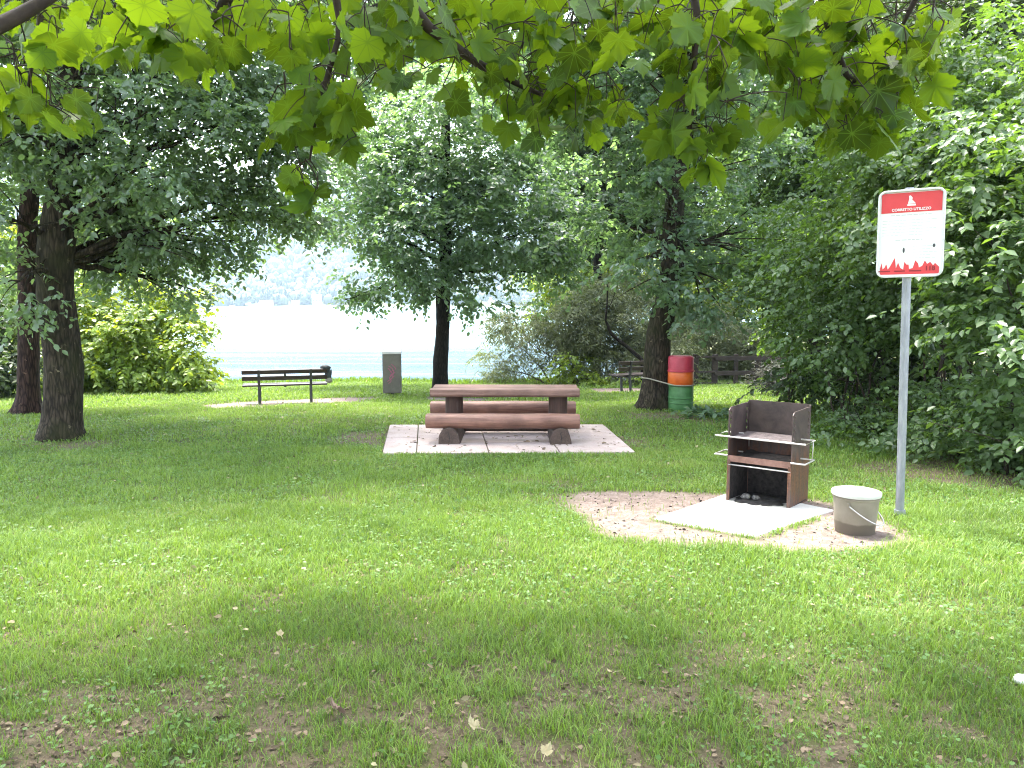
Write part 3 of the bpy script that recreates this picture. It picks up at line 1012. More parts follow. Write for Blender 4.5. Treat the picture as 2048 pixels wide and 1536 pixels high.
shrub('leafy_shrub', 'shaded inner shrub deep behind the sign post', 'shrub', 1840, 14.2,
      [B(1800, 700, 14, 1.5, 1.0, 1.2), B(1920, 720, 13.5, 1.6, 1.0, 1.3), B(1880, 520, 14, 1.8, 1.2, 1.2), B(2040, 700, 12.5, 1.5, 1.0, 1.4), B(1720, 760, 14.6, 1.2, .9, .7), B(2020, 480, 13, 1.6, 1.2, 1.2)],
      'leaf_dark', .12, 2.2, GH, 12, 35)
shrub('leafy_shrub', 'low ivy covered shrub at the foot of the hedge', 'shrub', 1800, 10.6,
      [B(1760, 880, 10.9, .75, .5, .32), B(1850, 900, 10.2, .7, .5, .35), B(1940, 900, 9.7, .7, .5, .4), B(2010, 830, 9.7, .7, .6, .5), B(1700, 840, 11.9, .7, .5, .35), B(1850, 790, 10.8, .7, .6, .5, .6)],
      'leaf_hedge', .075, 3.2, GH, 6, 36)

GL = 'shrubs by the lake on the left'
shrub('sunlit_shrub', 'bright yellow green shrub right of the left trunks', 'shrub', 270, 22,
      [B(230, 640, 22, 1.7, 1.4, 1.0), B(310, 680, 21.6, 1.4, 1.3, .9), B(250, 720, 21.2, 1.6, 1.2, .7), B(350, 730, 21.4, .95, 1, .55), B(200, 570, 22.6, 1.3, 1.2, .8), B(385, 745, 21.8, .5, .6, .3), B(180, 700, 21.6, 1.2, 1.1, .9), B(340, 620, 22.2, .8, .9, .5)],
      'leaf_lit', .15, 2.0, GL, 12, 41, kw=dict(spray_len=.55))
shrub('sunlit_shrub', 'yellow green shrub glimpsed between the two left trunks', 'shrub', 20, 24,
      [B(20, 560, 24, 1.8, 1.4, 1.4), B(90, 640, 24, 1.6, 1.4, 1.3), B(-90, 520, 24, 1.8, 1.5, 1.6), B(110, 480, 25, 1.5, 1.4, 1.0)],
      'leaf_lit', .15, 1.7, GL, 9, 42)
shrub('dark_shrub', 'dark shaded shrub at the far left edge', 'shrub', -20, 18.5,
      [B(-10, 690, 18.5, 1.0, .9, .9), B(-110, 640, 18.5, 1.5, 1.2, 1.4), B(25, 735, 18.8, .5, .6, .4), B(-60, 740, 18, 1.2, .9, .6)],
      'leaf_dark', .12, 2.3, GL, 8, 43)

GW = 'thicket on the bank at the right'
WK = dict(tmpl=NARROW, sprays=16, per=14, spray_len=.8, clump_r=.6, droop=.3)
shrub('willow_bush', 'grey green willow reaching over the water behind the table', 'shrub', 1200, 27,
      [B(1010, 690, 27, .75, .8, .55, .5), B(985, 735, 27, .45, .5, .28, .5), B(1060, 640, 27.5, 1.2, 1.1, .5, .6), B(1150, 640, 27, 1.2, 1.2, .8), B(1230, 660, 26.5, 1.3, 1.2, 1.0), B(1160, 730, 26.5, .75, .9, .6), B(1230, 590, 27.5, 1.4, 1.2, .8), B(1300, 700, 26.5, 1.2, 1, .9)],
      'leaf_olive', .20, 2.0, GW, 9, 51, kw=WK, stem_r=.03)
shrub('willow_bush', 'grey green willow behind the wooden fence', 'shrub', 1420, 30,
      [B(1400, 670, 30, 1.8, 1.3, 1.0), B(1490, 690, 30, 1.4, 1.2, .9), B(1370, 730, 29.5, 1.2, 1, .6), B(1460, 740, 29.5, 1.4, 1, .6), B(1560, 720, 29, 1.4, 1, .9)],
      'leaf_olive', .20, 2.0, GW, 8, 52, kw=WK, stem_r=.03)
shrub('sunlit_shrub', 'yellow green bush above the fence, right of the leaning tree', 'shrub', 1450, 35,
      [B(1430, 580, 35, 2.2, 1.6, 1.4), B(1500, 620, 35, 1.8, 1.6, 1.3), B(1370, 550, 36, 1.8, 1.5, 1.3), B(1560, 560, 36, 2, 1.6, 1.6)],
      'leaf_lit', .19, 1.6, GW, 7, 53)
shrub('sunlit_shrub', 'yellow green bush behind the willow, left of the leaning tree', 'shrub', 1180, 37,
      [B(1150, 560, 37, 2.2, 1.6, 1.2), B(1230, 540, 37, 2.2, 1.6, 1.4), B(1100, 620, 36, 1.2, 1.2, .6, .7)],
      'leaf_lit', .19, 1.6, GW, 6, 54)
shrub('green_shrub', 'small bright green bush at the water edge by the second bench', 'shrub', 1160, 25.5,
      [B(1150, 735, 25.5, .65, .6, .42), B(1190, 755, 25.2, .6, .5, .25), B(1260, 760, 25, .9, .5, .22)],
      'leaf_lit', .12, 2.2, GW, 6, 55)
# the bare crooked bough in front of the thicket
bb = G(1292, 776)
rt = thing('crooked_bough', 'bare crooked dark bough rising in front of the willow', 'branch', bb)
mb = MB()
bp_ = [bb + np.array([.05, .8, 0]), W(1285, 720, bb[1] + .6), W(1250, 690, bb[1] + .6), W(1222, 668, bb[1] + .6), W(1211, 640, bb[1] + .6), W(1214, 610, bb[1] + .6), W(1216, 560, bb[1] + .6)]
pp, pr = resample(bp_, [.075, .07, .06, .05, .04, .03, .015], .12)
mb.tube(pp - bb, list(pr), 9)
q0 = W(1218, 615, bb[1] + .6) - bb
mb.tube(bez(q0, q0 + np.array([.15, 0, .25]), q0 + np.array([.25, 0, .8]), 6), list(np.linspace(.02, .006, 6)), 6)
mb.build('limb', M['bark_mid'], rt, smooth=True)
# grey tuft bush at the hedge's end
shrub('grey_tuft_bush', 'round greyish dry bush at the right end of the fence', 'shrub', 1545, 19.5,
      [B(1550, 768, 19.5, .38, .38, .20)], 'leaf_dry', .16, 10, GW, 5, 56, kw=dict(tmpl=NARROW, droop=-.5, sprays=10, per=8, clump_r=.2, shell=.2, spray_len=.4))

#@@MAPLE@@
# ------------------------------------------------------------------ the maple over the camera
mroot_p = np.array([-2.6, -2.4, float(gz(-2.6, -2.4))])
maple = thing('maple_tree', 'overhanging maple with backlit lobed leaves across the top', 'tree', mroot_p)
mb = MB()
tp, tr = resample([mroot_p, mroot_p + np.array([.05, .05, 1.6]), mroot_p + np.array([.2, .2, 3.4]), mroot_p + np.array([.3, .4, 6.5])], [.28, .24, .2, .1], .12)
tp[0, 2] -= .15
rough_tube(mb, tp - mroot_p, tr, 22, (.8, .5), .07, 4)
mb.build('trunk', M['bark_left'], maple, smooth=True)
nodes = []


def bough(pts, rad):
    p, r = resample(pts, rad, .06)
    m = MB()
    m.tube(p - mroot_p, list(r), 8)
    m.build('branch', M['bark_twig'], maple, smooth=True)
    nodes.append(p[len(p) // 4:])


tk = lambda h: mroot_p + np.array([.15, .15, h])
bough([tk(2.4), np.array([-2.6, .2, 2.75]), W(-60, 80, 1.9), W(50, 25, 2.0), W(110, -12, 2.05), W(300, -120, 2.2)], [.09, .05, .020, .017, .014, .008])
bough([tk(2.9), np.array([-1.9, .5, 3.1]), W(480, -60, 2.3), W(440, 25, 2.4), W(400, 60, 2.45), W(370, 75, 2.5)], [.08, .05, .02, .017, .012, .006])
bough([tk(3.0), np.array([-1.2, .6, 3.15]), W(640, -120, 2.3), W(670, -20, 2.35), W(682, 60, 2.4), W(655, 150, 2.4), W(632, 230, 2.42), W(620, 320, 2.42)], [.08, .045, .02, .013, .009, .008, .006, .003])
bough([tk(3.1), np.array([-.9, .9, 3.2]), W(760, -80, 2.5), W(850, 50, 2.55), W(960, 130, 2.6), W(1060, 180, 2.65), W(1150, 215, 2.7)], [.08, .05, .026, .018, .014, .008, .004])
bough([tk(3.3), np.array([.1, .6, 3.35]), W(1330, -150, 2.3), W(1395, 0, 2.3), W(1388, 130, 2.32), W(1382, 230, 2.34), W(1380, 290, 2.35)], [.08, .05, .018, .011, .009, .006, .003])
bough([tk(3.4), np.array([.5, .5, 3.4]), W(1600, -140, 2.5), W(1650, 0, 2.5), W(1665, 80, 2.52), W(1690, 150, 2.55), W(1745, 185, 2.6)], [.08, .055, .026, .018, .014, .01, .005])
bough([tk(3.3), np.array([1.1, .6, 3.3]), W(1900, -150, 2.4), W(1840, -20, 2.5), W(1800, 60, 2.55)], [.08, .045, .02, .012, .005])
bough([tk(2.4), np.array([-2.2, .6, 2.9]), W(90, -60, 2.3), W(78, 60, 2.3), W(60, 150, 2.3), W(55, 185, 2.3)], [.06, .03, .012, .008, .005, .003])
# leaf regions seen from below: (px, py, spread x, spread y, count, depth lo, hi)
REG = [(60, 60, 90, 70, 34, 2.0, 2.9), (40, 170, 60, 55, 20, 2.1, 2.6), (120, 210, 45, 40, 8, 2.1, 2.5), (230, 60, 110, 60, 44, 2.1, 3.1), (340, 90, 100, 50, 30, 2.2, 3.0),
       (470, 60, 110, 60, 44, 2.2, 3.1), (430, 130, 60, 25, 6, 2.3, 2.7), (600, 60, 70, 60, 26, 2.2, 3.0), (590, 190, 55, 50, 18, 2.2, 2.6), (690, 200, 45, 60, 20, 2.2, 2.6), (560, 240, 35, 35, 8, 2.2, 2.5),
       (680, 290, 35, 30, 7, 2.3, 2.6), (600, 355, 40, 22, 7, 2.35, 2.5), (632, 402, 14, 8, 2, 2.38, 2.46), (760, 50, 100, 55, 46, 2.3, 3.2), (900, 60, 110, 60, 50, 2.4, 3.3), (1000, 140, 100, 60, 46, 2.4, 3.1),
       (1080, 220, 80, 45, 30, 2.5, 3.0), (1180, 205, 60, 40, 20, 2.5, 3.0), (1080, 60, 110, 60, 40, 2.4, 3.3), (1170, 70, 60, 60, 16, 2.3, 2.7), (800, 130, 60, 40, 10, 2.4, 2.8), (1250, 30, 60, 40, 12, 2.3, 2.8),
       (1340, 60, 70, 70, 32, 2.1, 2.7), (1400, 170, 60, 60, 30, 2.15, 2.6), (1350, 240, 45, 40, 12, 2.2, 2.5), (1420, 270, 40, 35, 10, 2.2, 2.5), (1395, 330, 25, 14, 5, 2.3, 2.4), (630, 380, 18, 14, 4, 2.36, 2.46), (120, 240, 50, 25, 8, 2.1, 2.5), (1230, 215, 30, 20, 8, 2.5, 2.8), (1770, 262, 25, 15, 5, 2.4, 2.8), (1470, 255, 35, 14, 5, 2.3, 2.5), (1490, 235, 35, 20, 4, 2.3, 2.5),
       (1490, 60, 80, 70, 36, 2.2, 2.9), (1580, 90, 70, 80, 36, 2.3, 2.9), (1590, 190, 60, 40, 18, 2.3, 2.8), (1680, 80, 90, 70, 50, 2.3, 3.0), (1720, 190, 75, 50, 36, 2.4, 2.9), (1690, 260, 50, 25, 12, 2.4, 2.8),
       (1780, 240, 40, 35, 12, 2.4, 2.8), (1810, 120, 55, 60, 26, 2.3, 2.9), (1850, 40, 60, 45, 20, 2.3, 2.9), (1540, 0, 300, 30, 40, 2.2, 3.0), (500, 0, 520, 30, 70, 2.1, 3.2), (1060, 0, 200, 25, 30, 2.3, 3.2),
       (300, 50, 330, 55, 60, 3.0, 4.2), (900, 60, 330, 60, 70, 3.0, 4.2), (1550, 60, 330, 70, 70, 3.0, 4.2)]
LP = []
for px, py, sx, sy, n, y0, y1 in REG:
    for _ in range(int(n * .85)):
        a, b = random.gauss(0, .55) * sx, random.gauss(0, .55) * sy
        LP.append(W(px + a, py + b, random.uniform(y0, y1)))
LP = np.array(LP)
nd = np.concatenate(nodes)
att = LP + np.stack([RNG.normal(size=len(LP)) * .035, RNG.normal(size=len(LP)) * .035, .035 + .06 * RNG.random(len(LP))], 1)
d0 = np.min(np.linalg.norm(att[:, None] - nd[None], axis=2), axis=1)
order = np.argsort(d0)
tw = MB()
pool = [p for p in nd]
pool_np = np.array(pool)
extra = np.zeros((len(LP), 3))
for k, i in enumerate(order):
    allp = pool_np if k == 0 else np.concatenate([pool_np, extra[:k]])
    j = int(np.argmin(np.linalg.norm(allp - att[i], axis=1) + .6 * np.maximum(0, att[i, 2] - allp[:, 2])))
    q = allp[j]
    L = np.linalg.norm(q - att[i])
    if L > .02:
        tw.tube(bez(q, (q + att[i]) / 2 + np.array([.10 * L * math.sin(k * 1.7), .10 * L * math.cos(k * 2.3), .12 * L]), att[i], 6) - mroot_p, [.0024, .0022, .002, .0019, .0017, .0016], 5, cap=False)
    extra[k] = att[i]
    pe = bez(att[i], (att[i] + LP[i]) / 2 + np.array([0, 0, .015]), LP[i], 4) - mroot_p
    tw.tube(pe, [.0016, .0014, .0013, .0012], 4, cap=False)
tw.build('twigs', M['bark_twig'], maple, smooth=True)
ax = norm((LP - att) * np.array([1, 1, 0]) + RNG.normal(size=LP.shape) * np.array([.06, .05, 0]) + 1e-6)
ax[:, 2] -= .35 + .9 * RNG.random(len(LP))
up = np.array([0, 0, 1.0]) * .8 + RNG.normal(size=LP.shape) * .5 + np.array([0, .25, 0])
sz = .048 + .060 * RNG.random(len(LP))
v, f = leaf_geo(LP - mroot_p, ax, up, sz, MAPLE, .85 + .3 * RNG.random(len(LP)), -1.3 + 3.0 * RNG.random(len(LP)))
lm = np_mesh('leaves', v, f)
tip = np.array([1.0] + [1.0 if abs(x) < 1e-6 or (abs(x), y) in ((.28, -.14), (.62, .22), (.66, .48), (.38, .72)) else 0.0 for x, y in [(0, 0)] + _half + [(0, 1.04)] + [(-x, y) for x, y in reversed(_half)]])
lm.attributes.new('vein', 'FLOAT', 'POINT').data.foreach_set('value', np.tile(tip, len(LP)).astype(np.float32))
link('leaves', lm, M['leaf_maple'], maple, True)
# unseen rest of its crown overhead, shaped and placed to shade the near lawn
ub = []
for (x, y, z, rx, ry, rz) in [(-5.0, 4.9, 6.2, 1.8, 1.5, .9), (-2.8, 5.1, 6.3, 1.8, 1.4, .9), (-.5, 5.2, 6.3, 1.8, 1.4, .9), (1.7, 5.1, 6.2, 1.7, 1.4, .9), (-4.2, 4.6, 7.6, 2, 1.4, .9), (-1.2, 4.8, 7.7, 2, 1.4, .9), (-2.8, -2.5, 6.4, 2.6, 2.6, 1.5), (.2, -1.8, 6.0, 2.6, 2.4, 1.5),
                              (2.6, -1.6, 5.6, 2.2, 2.2, 1.3), (-5.2, -1.2, 5.6, 2.0, 2.2, 1.3), (-1.6, 1.4, 7.4, 2.6, 2.4, 1.3), (-6.2, 1.2, 5.8, 1.8, 1.8, 1.0), (4.4, 1.4, 5.6, 1.6, 1.8, 1.0)]:
    ub.append((np.array([x, y, z]), (rx, ry, rz), 1.0))
    c = np.array([x, y, z])
    p, r = resample(bez(tk(min(6, z - 1.2)), (tk(z - 1) + c) / 2 + np.array([0, 0, .4]), c, 10), np.linspace(.08, .015, 10), .2)
    m = MB()
    m.tube(p - mroot_p, list(r), 8)
    m.build('branch', M['bark_twig'], maple, smooth=True)
P, A, Nn, szz, tm = crown_leaves(ub, size=.15, dens=.85, sprays=8, per=6, tmpl=MAPLE_LOW, clump_r=.5, flat=.8)
# none of it hangs into the window under the boughs
elev = (P[:, 2] - CAM_H) / np.maximum(P[:, 1], .05)
keep = ~((P[:, 1] > .3) & (elev < .41)) & (P[:, 2] > 2.7)
v, f = leaf_geo(P[keep] - mroot_p, A[keep], Nn[keep], szz[keep], tm)
link('crown', np_mesh('crown', v, f), M['leaf_maple'], maple, True)

#@@GRASS@@
# ------------------------------------------------------------------ lawn grass
BLADE = (np.array([[-.5, 0, 0], [.5, 0, 0], [-.38, .55, .0], [.38, .55, .0], [0, 1, .0]], float), None)


def grass_band(y0, y1, n, h, w, half=.72, seed=0, hv=.5):
    rg = np.random.default_rng(seed)
    y = np.sqrt(y0 ** 2 + (y1 ** 2 - y0 ** 2) * rg.random(n))
    x = (rg.random(n) * 2 - 1) * (half * y + 1.3)
    b, s = masks(x, y)
    ok = rg.random(n) > np.clip(b * 1.06 + s * .80, 0, .985)
    for poly in (PAD, SLAB, FOOT):
        ok &= poly_dist(x, y, poly) < -.015
    ok &= y < edge_y(x) + 1.2
    # tufts: blades lean to a few common centres
    x, y, s = x[ok], y[ok], s[ok]
    n = len(x)
    z = gz(x, y) - .004
    hh = h * (1 - hv + 2 * hv * rg.random(n)) * (.45 + .7 * vnoise(x, y, 3.1) + .5 * vnoise(x + 9, y, 11)) * (1 - .35 * s)
    ww = w * (.6 + .8 * rg.random(n))
    a = rg.random(n) * 6.283
    lean = .25 + .75 * rg.random(n)
    dx, dy = np.cos(a), np.sin(a)
    sx, sy = -dy, dx
    P0 = np.stack([x, y, z], 1)
    side = np.stack([sx, sy, 0 * sx], 1) * ww[:, None] * .5
    fw = np.stack([dx, dy, 0 * dx], 1) * (hh * lean)[:, None]
    up = np.array([0, 0, 1.0])[None] * hh[:, None]
    v = np.stack([P0 - side, P0 + side, P0 - side * .8 + fw * .33 + up * .6, P0 + side * .8 + fw * .33 + up * .6, P0 + fw + up * .92], 1)
    f = np.array([[0, 1, 3], [0, 3, 2], [2, 3, 4]])[None] + (np.arange(n) * 5)[:, None, None]
    return v.reshape(-1, 3), f.reshape(-1, 3)


parts, off = [], 0
for band in [(1.9, 4.2, 185000, .042, .0036, 1.0, 1), (4.2, 7, 255000, .045, .0045, .85, 2), (7, 11, 215000, .045, .0065, .8, 3), (11, 17, 170000, .05, .010, .78, 4), (17, 29.5, 170000, .06, .018, .74, 5)]:
    v, f = grass_band(*band[:5], half=band[5], seed=band[6])
    parts.append((v, f + off))
    off += len(v)
gv, gf = np.concatenate([p[0] for p in parts]), np.concatenate([p[1] for p in parts])
tag(link('lawn_grass', np_mesh('lawn_grass', gv, gf), M['grass']), 'short green lawn grass under and between the trees', 'grass', kind='stuff')

# clover and other broad leaves among the blades
n = 95000
y = np.sqrt(1.9 ** 2 + (14 ** 2 - 1.9 ** 2) * RNG.random(n) ** 1.25)
x = (RNG.random(n) * 2 - 1) * (.8 * y + .3)
b, s = masks(x, y)
ok = (RNG.random(n) > np.clip(b * 1.1 + s * .8, 0, .99)) & (fnoise(x + 5, y, 1.1) > .30 + .25 * RNG.random(n)) & (poly_dist(x, y, PAD) < -.03) & (poly_dist(x, y, SLAB) < -.03) & (poly_dist(x, y, FOOT) < -.03)
x, y = x[ok], y[ok]
n = len(x)
P = np.stack([x, y, gz(x, y) + .012 + .022 * RNG.random(n)], 1)
A = RNG.normal(size=(n, 3)) * np.array([1, 1, .25])
U = np.array([0, 0, 1.0]) + RNG.normal(size=(n, 3)) * .35
v, f = leaf_geo(P, A, U, (.008 + .014 * RNG.random(n)) * (1 + .09 * y), (OVATE[0] * np.array([1.3, 1, 1]), OVATE[1]))
tag(link('clover_patches', np_mesh('clover_patches', v, f), M['clover']), 'clover and broad weeds growing through the lawn', 'clover', kind='stuff')

# taller grass on the lake bank
n = 9000
x = RNG.uniform(-14, 4, n)
y = edge_y(x) + RNG.normal(size=n) * .5
z = gz(x, y)
P = np.stack([x, y, z - .01], 1)
A = np.array([0, 0, 1.0]) + RNG.normal(size=(n, 3)) * .3
v, f = leaf_geo(P, A, RNG.normal(size=(n, 3)) + np.array([0, -.5, .2]), .10 + .14 * RNG.random(n) ** 2, NARROW)
tag(link('bank_grass', np_mesh('bank_grass', v, f), M['grass']), 'taller grass along the lake bank', 'grass', kind='stuff')

# leaf litter: small tan and pale green flakes
M['litter'] = leaf_mat('litter_leaf', (.12, .08, .045), (.34, .31, .18), (.25, .22, .1), .15, .7, .3, 3)
n = 1500
y = np.sqrt(2.4 ** 2 + (17 ** 2 - 2.4 ** 2) * RNG.random(n))
x = (RNG.random(n) * 2 - 1) * (.75 * y)
ok = (poly_dist(x, y, SLAB) < .3) & ((y < 5.0) | (y > 8.0) | (RNG.random(n) < .3))
x, y = x[ok], y[ok]
n = len(x)
P = np.stack([x, y, gz(x, y) + .022 + .016 * RNG.random(n)], 1)
A = RNG.normal(size=(n, 3)) * np.array([1, 1, .2])
U = np.array([0, 0, 1.0]) + RNG.normal(size=(n, 3)) * .4
v, f = leaf_geo(P, A, U, (.014 + .026 * RNG.random(n) ** 1.5) * (1 + .06 * y), OVATE)
tag(link('leaf_litter', np_mesh('leaf_litter', v, f), M['litter']), 'small dry leaves and bits scattered over the lawn', 'leaf litter', kind='stuff')
# brown mast and husks over the trodden near ground
n = 20000
y = np.sqrt(2.2 ** 2 + (5.2 ** 2 - 2.2 ** 2) * RNG.random(n))
x = (RNG.random(n) * 2 - 1) * (.8 * y)
b, s = masks(x, y)
ok = RNG.random(n) < .15 + .85 * s
x, y = x[ok], y[ok]
n = len(x)
P = np.stack([x, y, gz(x, y) + .004 + .012 * RNG.random(n)], 1)
v, f = leaf_geo(P, RNG.normal(size=(n, 3)) * np.array([1, 1, .3]), np.array([0, 0, 1.0]) + RNG.normal(size=(n, 3)) * .5, .008 + .028 * RNG.random(n) ** 2, OVATE)
M['husk'] = leaf_mat('husk_brown', (.045, .03, .02), (.30, .22, .15), (.1, .07, .04), .1, .8, .3, 3)
tag(link('husks', np_mesh('husks', v, f), M['husk']), 'brown husks and crumbs on the worn foreground soil', 'debris', kind='stuff')
# twig and pebble crumbs on the bare patch
n = 700
bx = np.array(BBQ_DIRT)
x = RNG.uniform(bx[:, 0].min(), bx[:, 0].max(), n)
y = RNG.uniform(bx[:, 1].min(), bx[:, 1].max(), n)
ok = (poly_dist(x, y, BBQ_DIRT) > -.1) & (poly_dist(x, y, SLAB) < -.01)
x, y = x[ok], y[ok]
n = len(x)
P = np.stack([x, y, gz(x, y) + .004], 1)
v, f = leaf_geo(P, RNG.normal(size=(n, 3)) * np.array([1, 1, .15]), np.array([0, 0, 1.0]) + RNG.normal(size=(n, 3)) * .5, .012 + .028 * RNG.random(n) ** 2, OVATE)
tag(link('grit', np_mesh('grit', v, f), M['bark_twig']), 'dark crumbs and chips strewn on the bare earth by the grill', 'debris', kind='stuff')


def big_leaf(px, py, size, rz, mat, label, tilt=.2):
    p = G(px, py)
    tv, tf = _maple(_half)
    e = thing('fallen_leaf', label, 'leaf', p + np.array([0, 0, .03]), rz, 'large fallen leaves in the foreground')
    me = np_mesh('blade', tv * size * np.array([1, 1, -2.6]), tf)
    o = link('blade', me, mat, e, True)
    o.rotation_euler = (tilt, .15, 0)
    s = MB()
    s.tube([(0, 0, 0), (.01, -.02, .004), (.02, -.05, 0)], [.0014, .0012, .001], 5)
    s.build('stalk', mat, e)


M['leaf_tan'] = simple_mat('tan_leaf', (.26, .21, .11), (.38, .33, .19), 20, .7)
M['leaf_brown'] = simple_mat('brown_leaf', (.17, .10, .075), (.28, .19, .15), 20, .8)
big_leaf(950, 1474, .048, .9, M['leaf_tan'], 'pale yellow fallen leaf in the foreground near the bottom centre', .5)
big_leaf(683, 1440, .07, 2.2, M['leaf_brown'], 'brown curled leaf left of centre in the foreground', .6)
big_leaf(1090, 1524, .042, -.6, M['leaf_tan'], 'tan leaf at the bottom edge right of centre', .4)
big_leaf(1224, 1360, .032, 1.7, M['leaf_tan'], 'small cream leaf right of centre beyond the foreground soil', .35)
big_leaf(560, 1283, .032, .2, M['leaf_tan'], 'small tan leaf on green grass left of centre', .35)
p = G(2050, 1368)
mb = MB()
mb.lathe([(.0, 0), (.05, 0), (.062, .012), (.05, .028), (.0, .034)], 14)
st = mb.build('stone', M['stone'], None, True)
for vtx in st.data.vertices:
    vtx.co *= 1 + .25 * mnoise.noise(vtx.co * 25)
st.location, st.scale = tuple(p), (.9, .6, .9)
tag(st, 'flat white stone in the grass at the right edge', 'stone')

#@@OBJECTS@@
# ------------------------------------------------------------------ picnic pad and table
pz = float(np.mean([gz(a, b) for a, b in PAD])) + .03
pc = np.mean(np.array(PAD), 0)
pad = thing('concrete_pad', 'pale pink concrete slab pad under the log picnic table', 'paving', (pc[0], pc[1], pz))
P4 = [np.array(q) - pc for q in PAD]


def padp(u, v):
    a = P4[0] * (1 - u) + P4[1] * u
    b = P4[3] * (1 - u) + P4[2] * u
    return a * (1 - v) + b * v


cuts = [0, .135, .42, .70, 1.0]
for i in range(4):
    for j in range(2):
        u0, u1, v0, v1 = cuts[i] + .002, cuts[i + 1] - .002, j * .5 + .002, j * .5 + .498
        q = [padp(u0, v0), padp(u1, v0), padp(u1, v1), padp(u0, v1)]
        mb = MB()
        mb.prism([tuple(c) for c in q], -.08, .002 * ((i + j) % 2), lambda a, b, t: (a, b, t))
        mb.build('slab', M['pad'], pad, bevel=.006)

n = 160
uv = RNG.random((n, 2))
q = np.array([padp(a, b) for a, b in uv]) + pc
P = np.stack([q[:, 0], q[:, 1], np.full(n, pz + .007)], 1)
v, f = leaf_geo(P, RNG.normal(size=(n, 3)) * np.array([1, 1, .08]), np.array([0, 0, 1.0]) + RNG.normal(size=(n, 3)) * .15, .025 + .06 * RNG.random(n) ** 2, OVATE)
tag(link('pad_litter', np_mesh('pad_litter', v, f), M['husk']), 'brown leaf bits lying on the picnic pad', 'leaf litter', kind='stuff')

# table: measured at the depth of the front support
fl, fr = G(900, 891), G(1122, 893)
ty0 = (fl[1] + fr[1]) / 2 + .12
sc_ = ty0 / F_PX
tx0 = W(1007, 800, ty0)[0]
tab = thing('picnic_table', 'reddish log picnic table with fixed log benches', 'picnic table', (tx0, ty0 + .72, pz + .005), math.radians(-.6))


def px_x(px, Y):
    return ray(px, 800)[0] * Y - tx0


zf = lambda py, Y: W(1000, py, Y)[2] - (pz + .005)


def half_log(name, x0, x1, cy, z0, z1, depth, mat, parent, round_up=True, amp=.008, seed=0, n=26):
    """a long log: flattened on top, round below and in front"""
    prof = []
    for k in range(20):
        a = 2 * math.pi * k / 20
        c, s = math.cos(a), math.sin(a)
        yy = depth / 2 * c
        zz = (z1 - z0) / 2 * s
        zz = min(zz, (z1 - z0) / 2 * .80)
        prof.append((yy, zz))
    vs, fs = [], []
    m = len(prof)
    for i in range(n):
        x = x0 + (x1 - x0) * i / (n - 1)
        k = 1 - .03 * (i in (0, n - 1))
        for (a, b) in prof:
            w = 1 + amp * 6 * mnoise.noise(Vector((x * 2 + seed, a * 4, b * 4)))
            vs.append((x, cy + a * w * k, (z0 + z1) / 2 + b * w * k))
    for i in range(n - 1):
        for k in range(m):
            fs.append((i * m + k, (i + 1) * m + k, (i + 1) * m + (k + 1) % m, i * m + (k + 1) % m))
    fs.append(tuple(range(m)))
    fs.append(tuple(range((n - 1) * m, n * m))[::-1])
    b = MB()
    b.add(vs, fs)
    o = b.build(name, mat, parent, True)
    o.data.set_sharp_from_angle(angle=math.radians(50))
    return o


FY = -.72          # front bench centre (local y)
zs_hi, zs_lo = zf(828, ty0), zf(857, ty0)
half_log('bench_seat', px_x(853, ty0), px_x(1160, ty0), FY, zs_lo, zs_hi + .02, .27, M['log'], tab, seed=1)
Yb = ty0 + 1.44
half_log('bench_seat', px_x(858, Yb) + .02, px_x(1135, Yb) + .12, .72, zs_lo + .0, zs_hi + .02, .27, M['log'], tab, seed=5)
Yt = ty0 + .72
zt_hi = zf(779, Yt - .36)
zt_lo = zf(795, Yt - .36)
mb = MB()
x0, x1 = px_x(860, Yt - .36), px_x(1160, Yt - .36)
for k in range(3):          # top of three heavy half-round beams
    y0_ = -.36 + .245 * k
    mb = MB()
    hgt = zt_hi - zt_lo
    prof = [(y0_ + .004, zt_hi - .012), (y0_ + .016, zt_hi), (y0_ + .225, zt_hi), (y0_ + .238, zt_hi - .012), (y0_ + .238, zt_lo + .03), (y0_ + .2, zt_lo), (y0_ + .04, zt_lo), (y0_ + .004, zt_lo + .03)]
    prof = prof[::-1]
    mb.prism(prof, x0 + .01 * (k % 2), x1 - .012 * (k == 1), lambda a, b, t: (t, a, b))
    mb.build('tabletop_beam', M['log_top'], tab, bevel=.008)
for px, wd, sd in ((898, .27, 2), (1115, .29, 9)):
    cx = px_x(px, ty0 + .55)
    # cross log on the ground carrying both benches and the post
    vs = []
    b = MB()
    prof = []
    for k in range(17):
        a = math.pi * k / 16
        prof.append((.155 * math.cos(a) * (1 + .05 * math.sin(5 * a + sd)), -.03 + (zs_lo + .06) * math.sin(a) ** .8))
    x_off = px_x(900 if sd == 2 else 1122, ty0) - 0
    b.prism(prof, FY - .17, .9, lambda a, bb, t: (x_off + a + (t - FY) * 0.0, t, bb))
    o = b.build('cross_log', M['log_y'], tab, bevel=.01)
    # heart crack on the end grain
    c = MB()
    c.tube([(x_off, FY - .1715, .01), (x_off + .012, FY - .172, .09), (x_off - .006, FY - .172, .15), (x_off + .01, FY - .1715, zs_lo - .02)], [.003, .006, .005, .003], 5)
    c.build('crack', M['soot'], o)
    # squat post under the top
    b = MB()
    pr = [(wd / 2 * (1 + .03 * math.sin(3 * z + sd)), z) for z in np.linspace(zs_lo - .05, zt_lo - .002, 8)]
    b.lathe(pr, 20, (x_off + (.005 if sd == 2 else .0), 0, 0))
    b.build('post', M['log_z'], tab, True, auto=50)
mb = MB()
mb.tube([(px_x(915, ty0) + .05, .05, .11), (px_x(1100, ty0), .05, .11)], [.085, .085], 14)
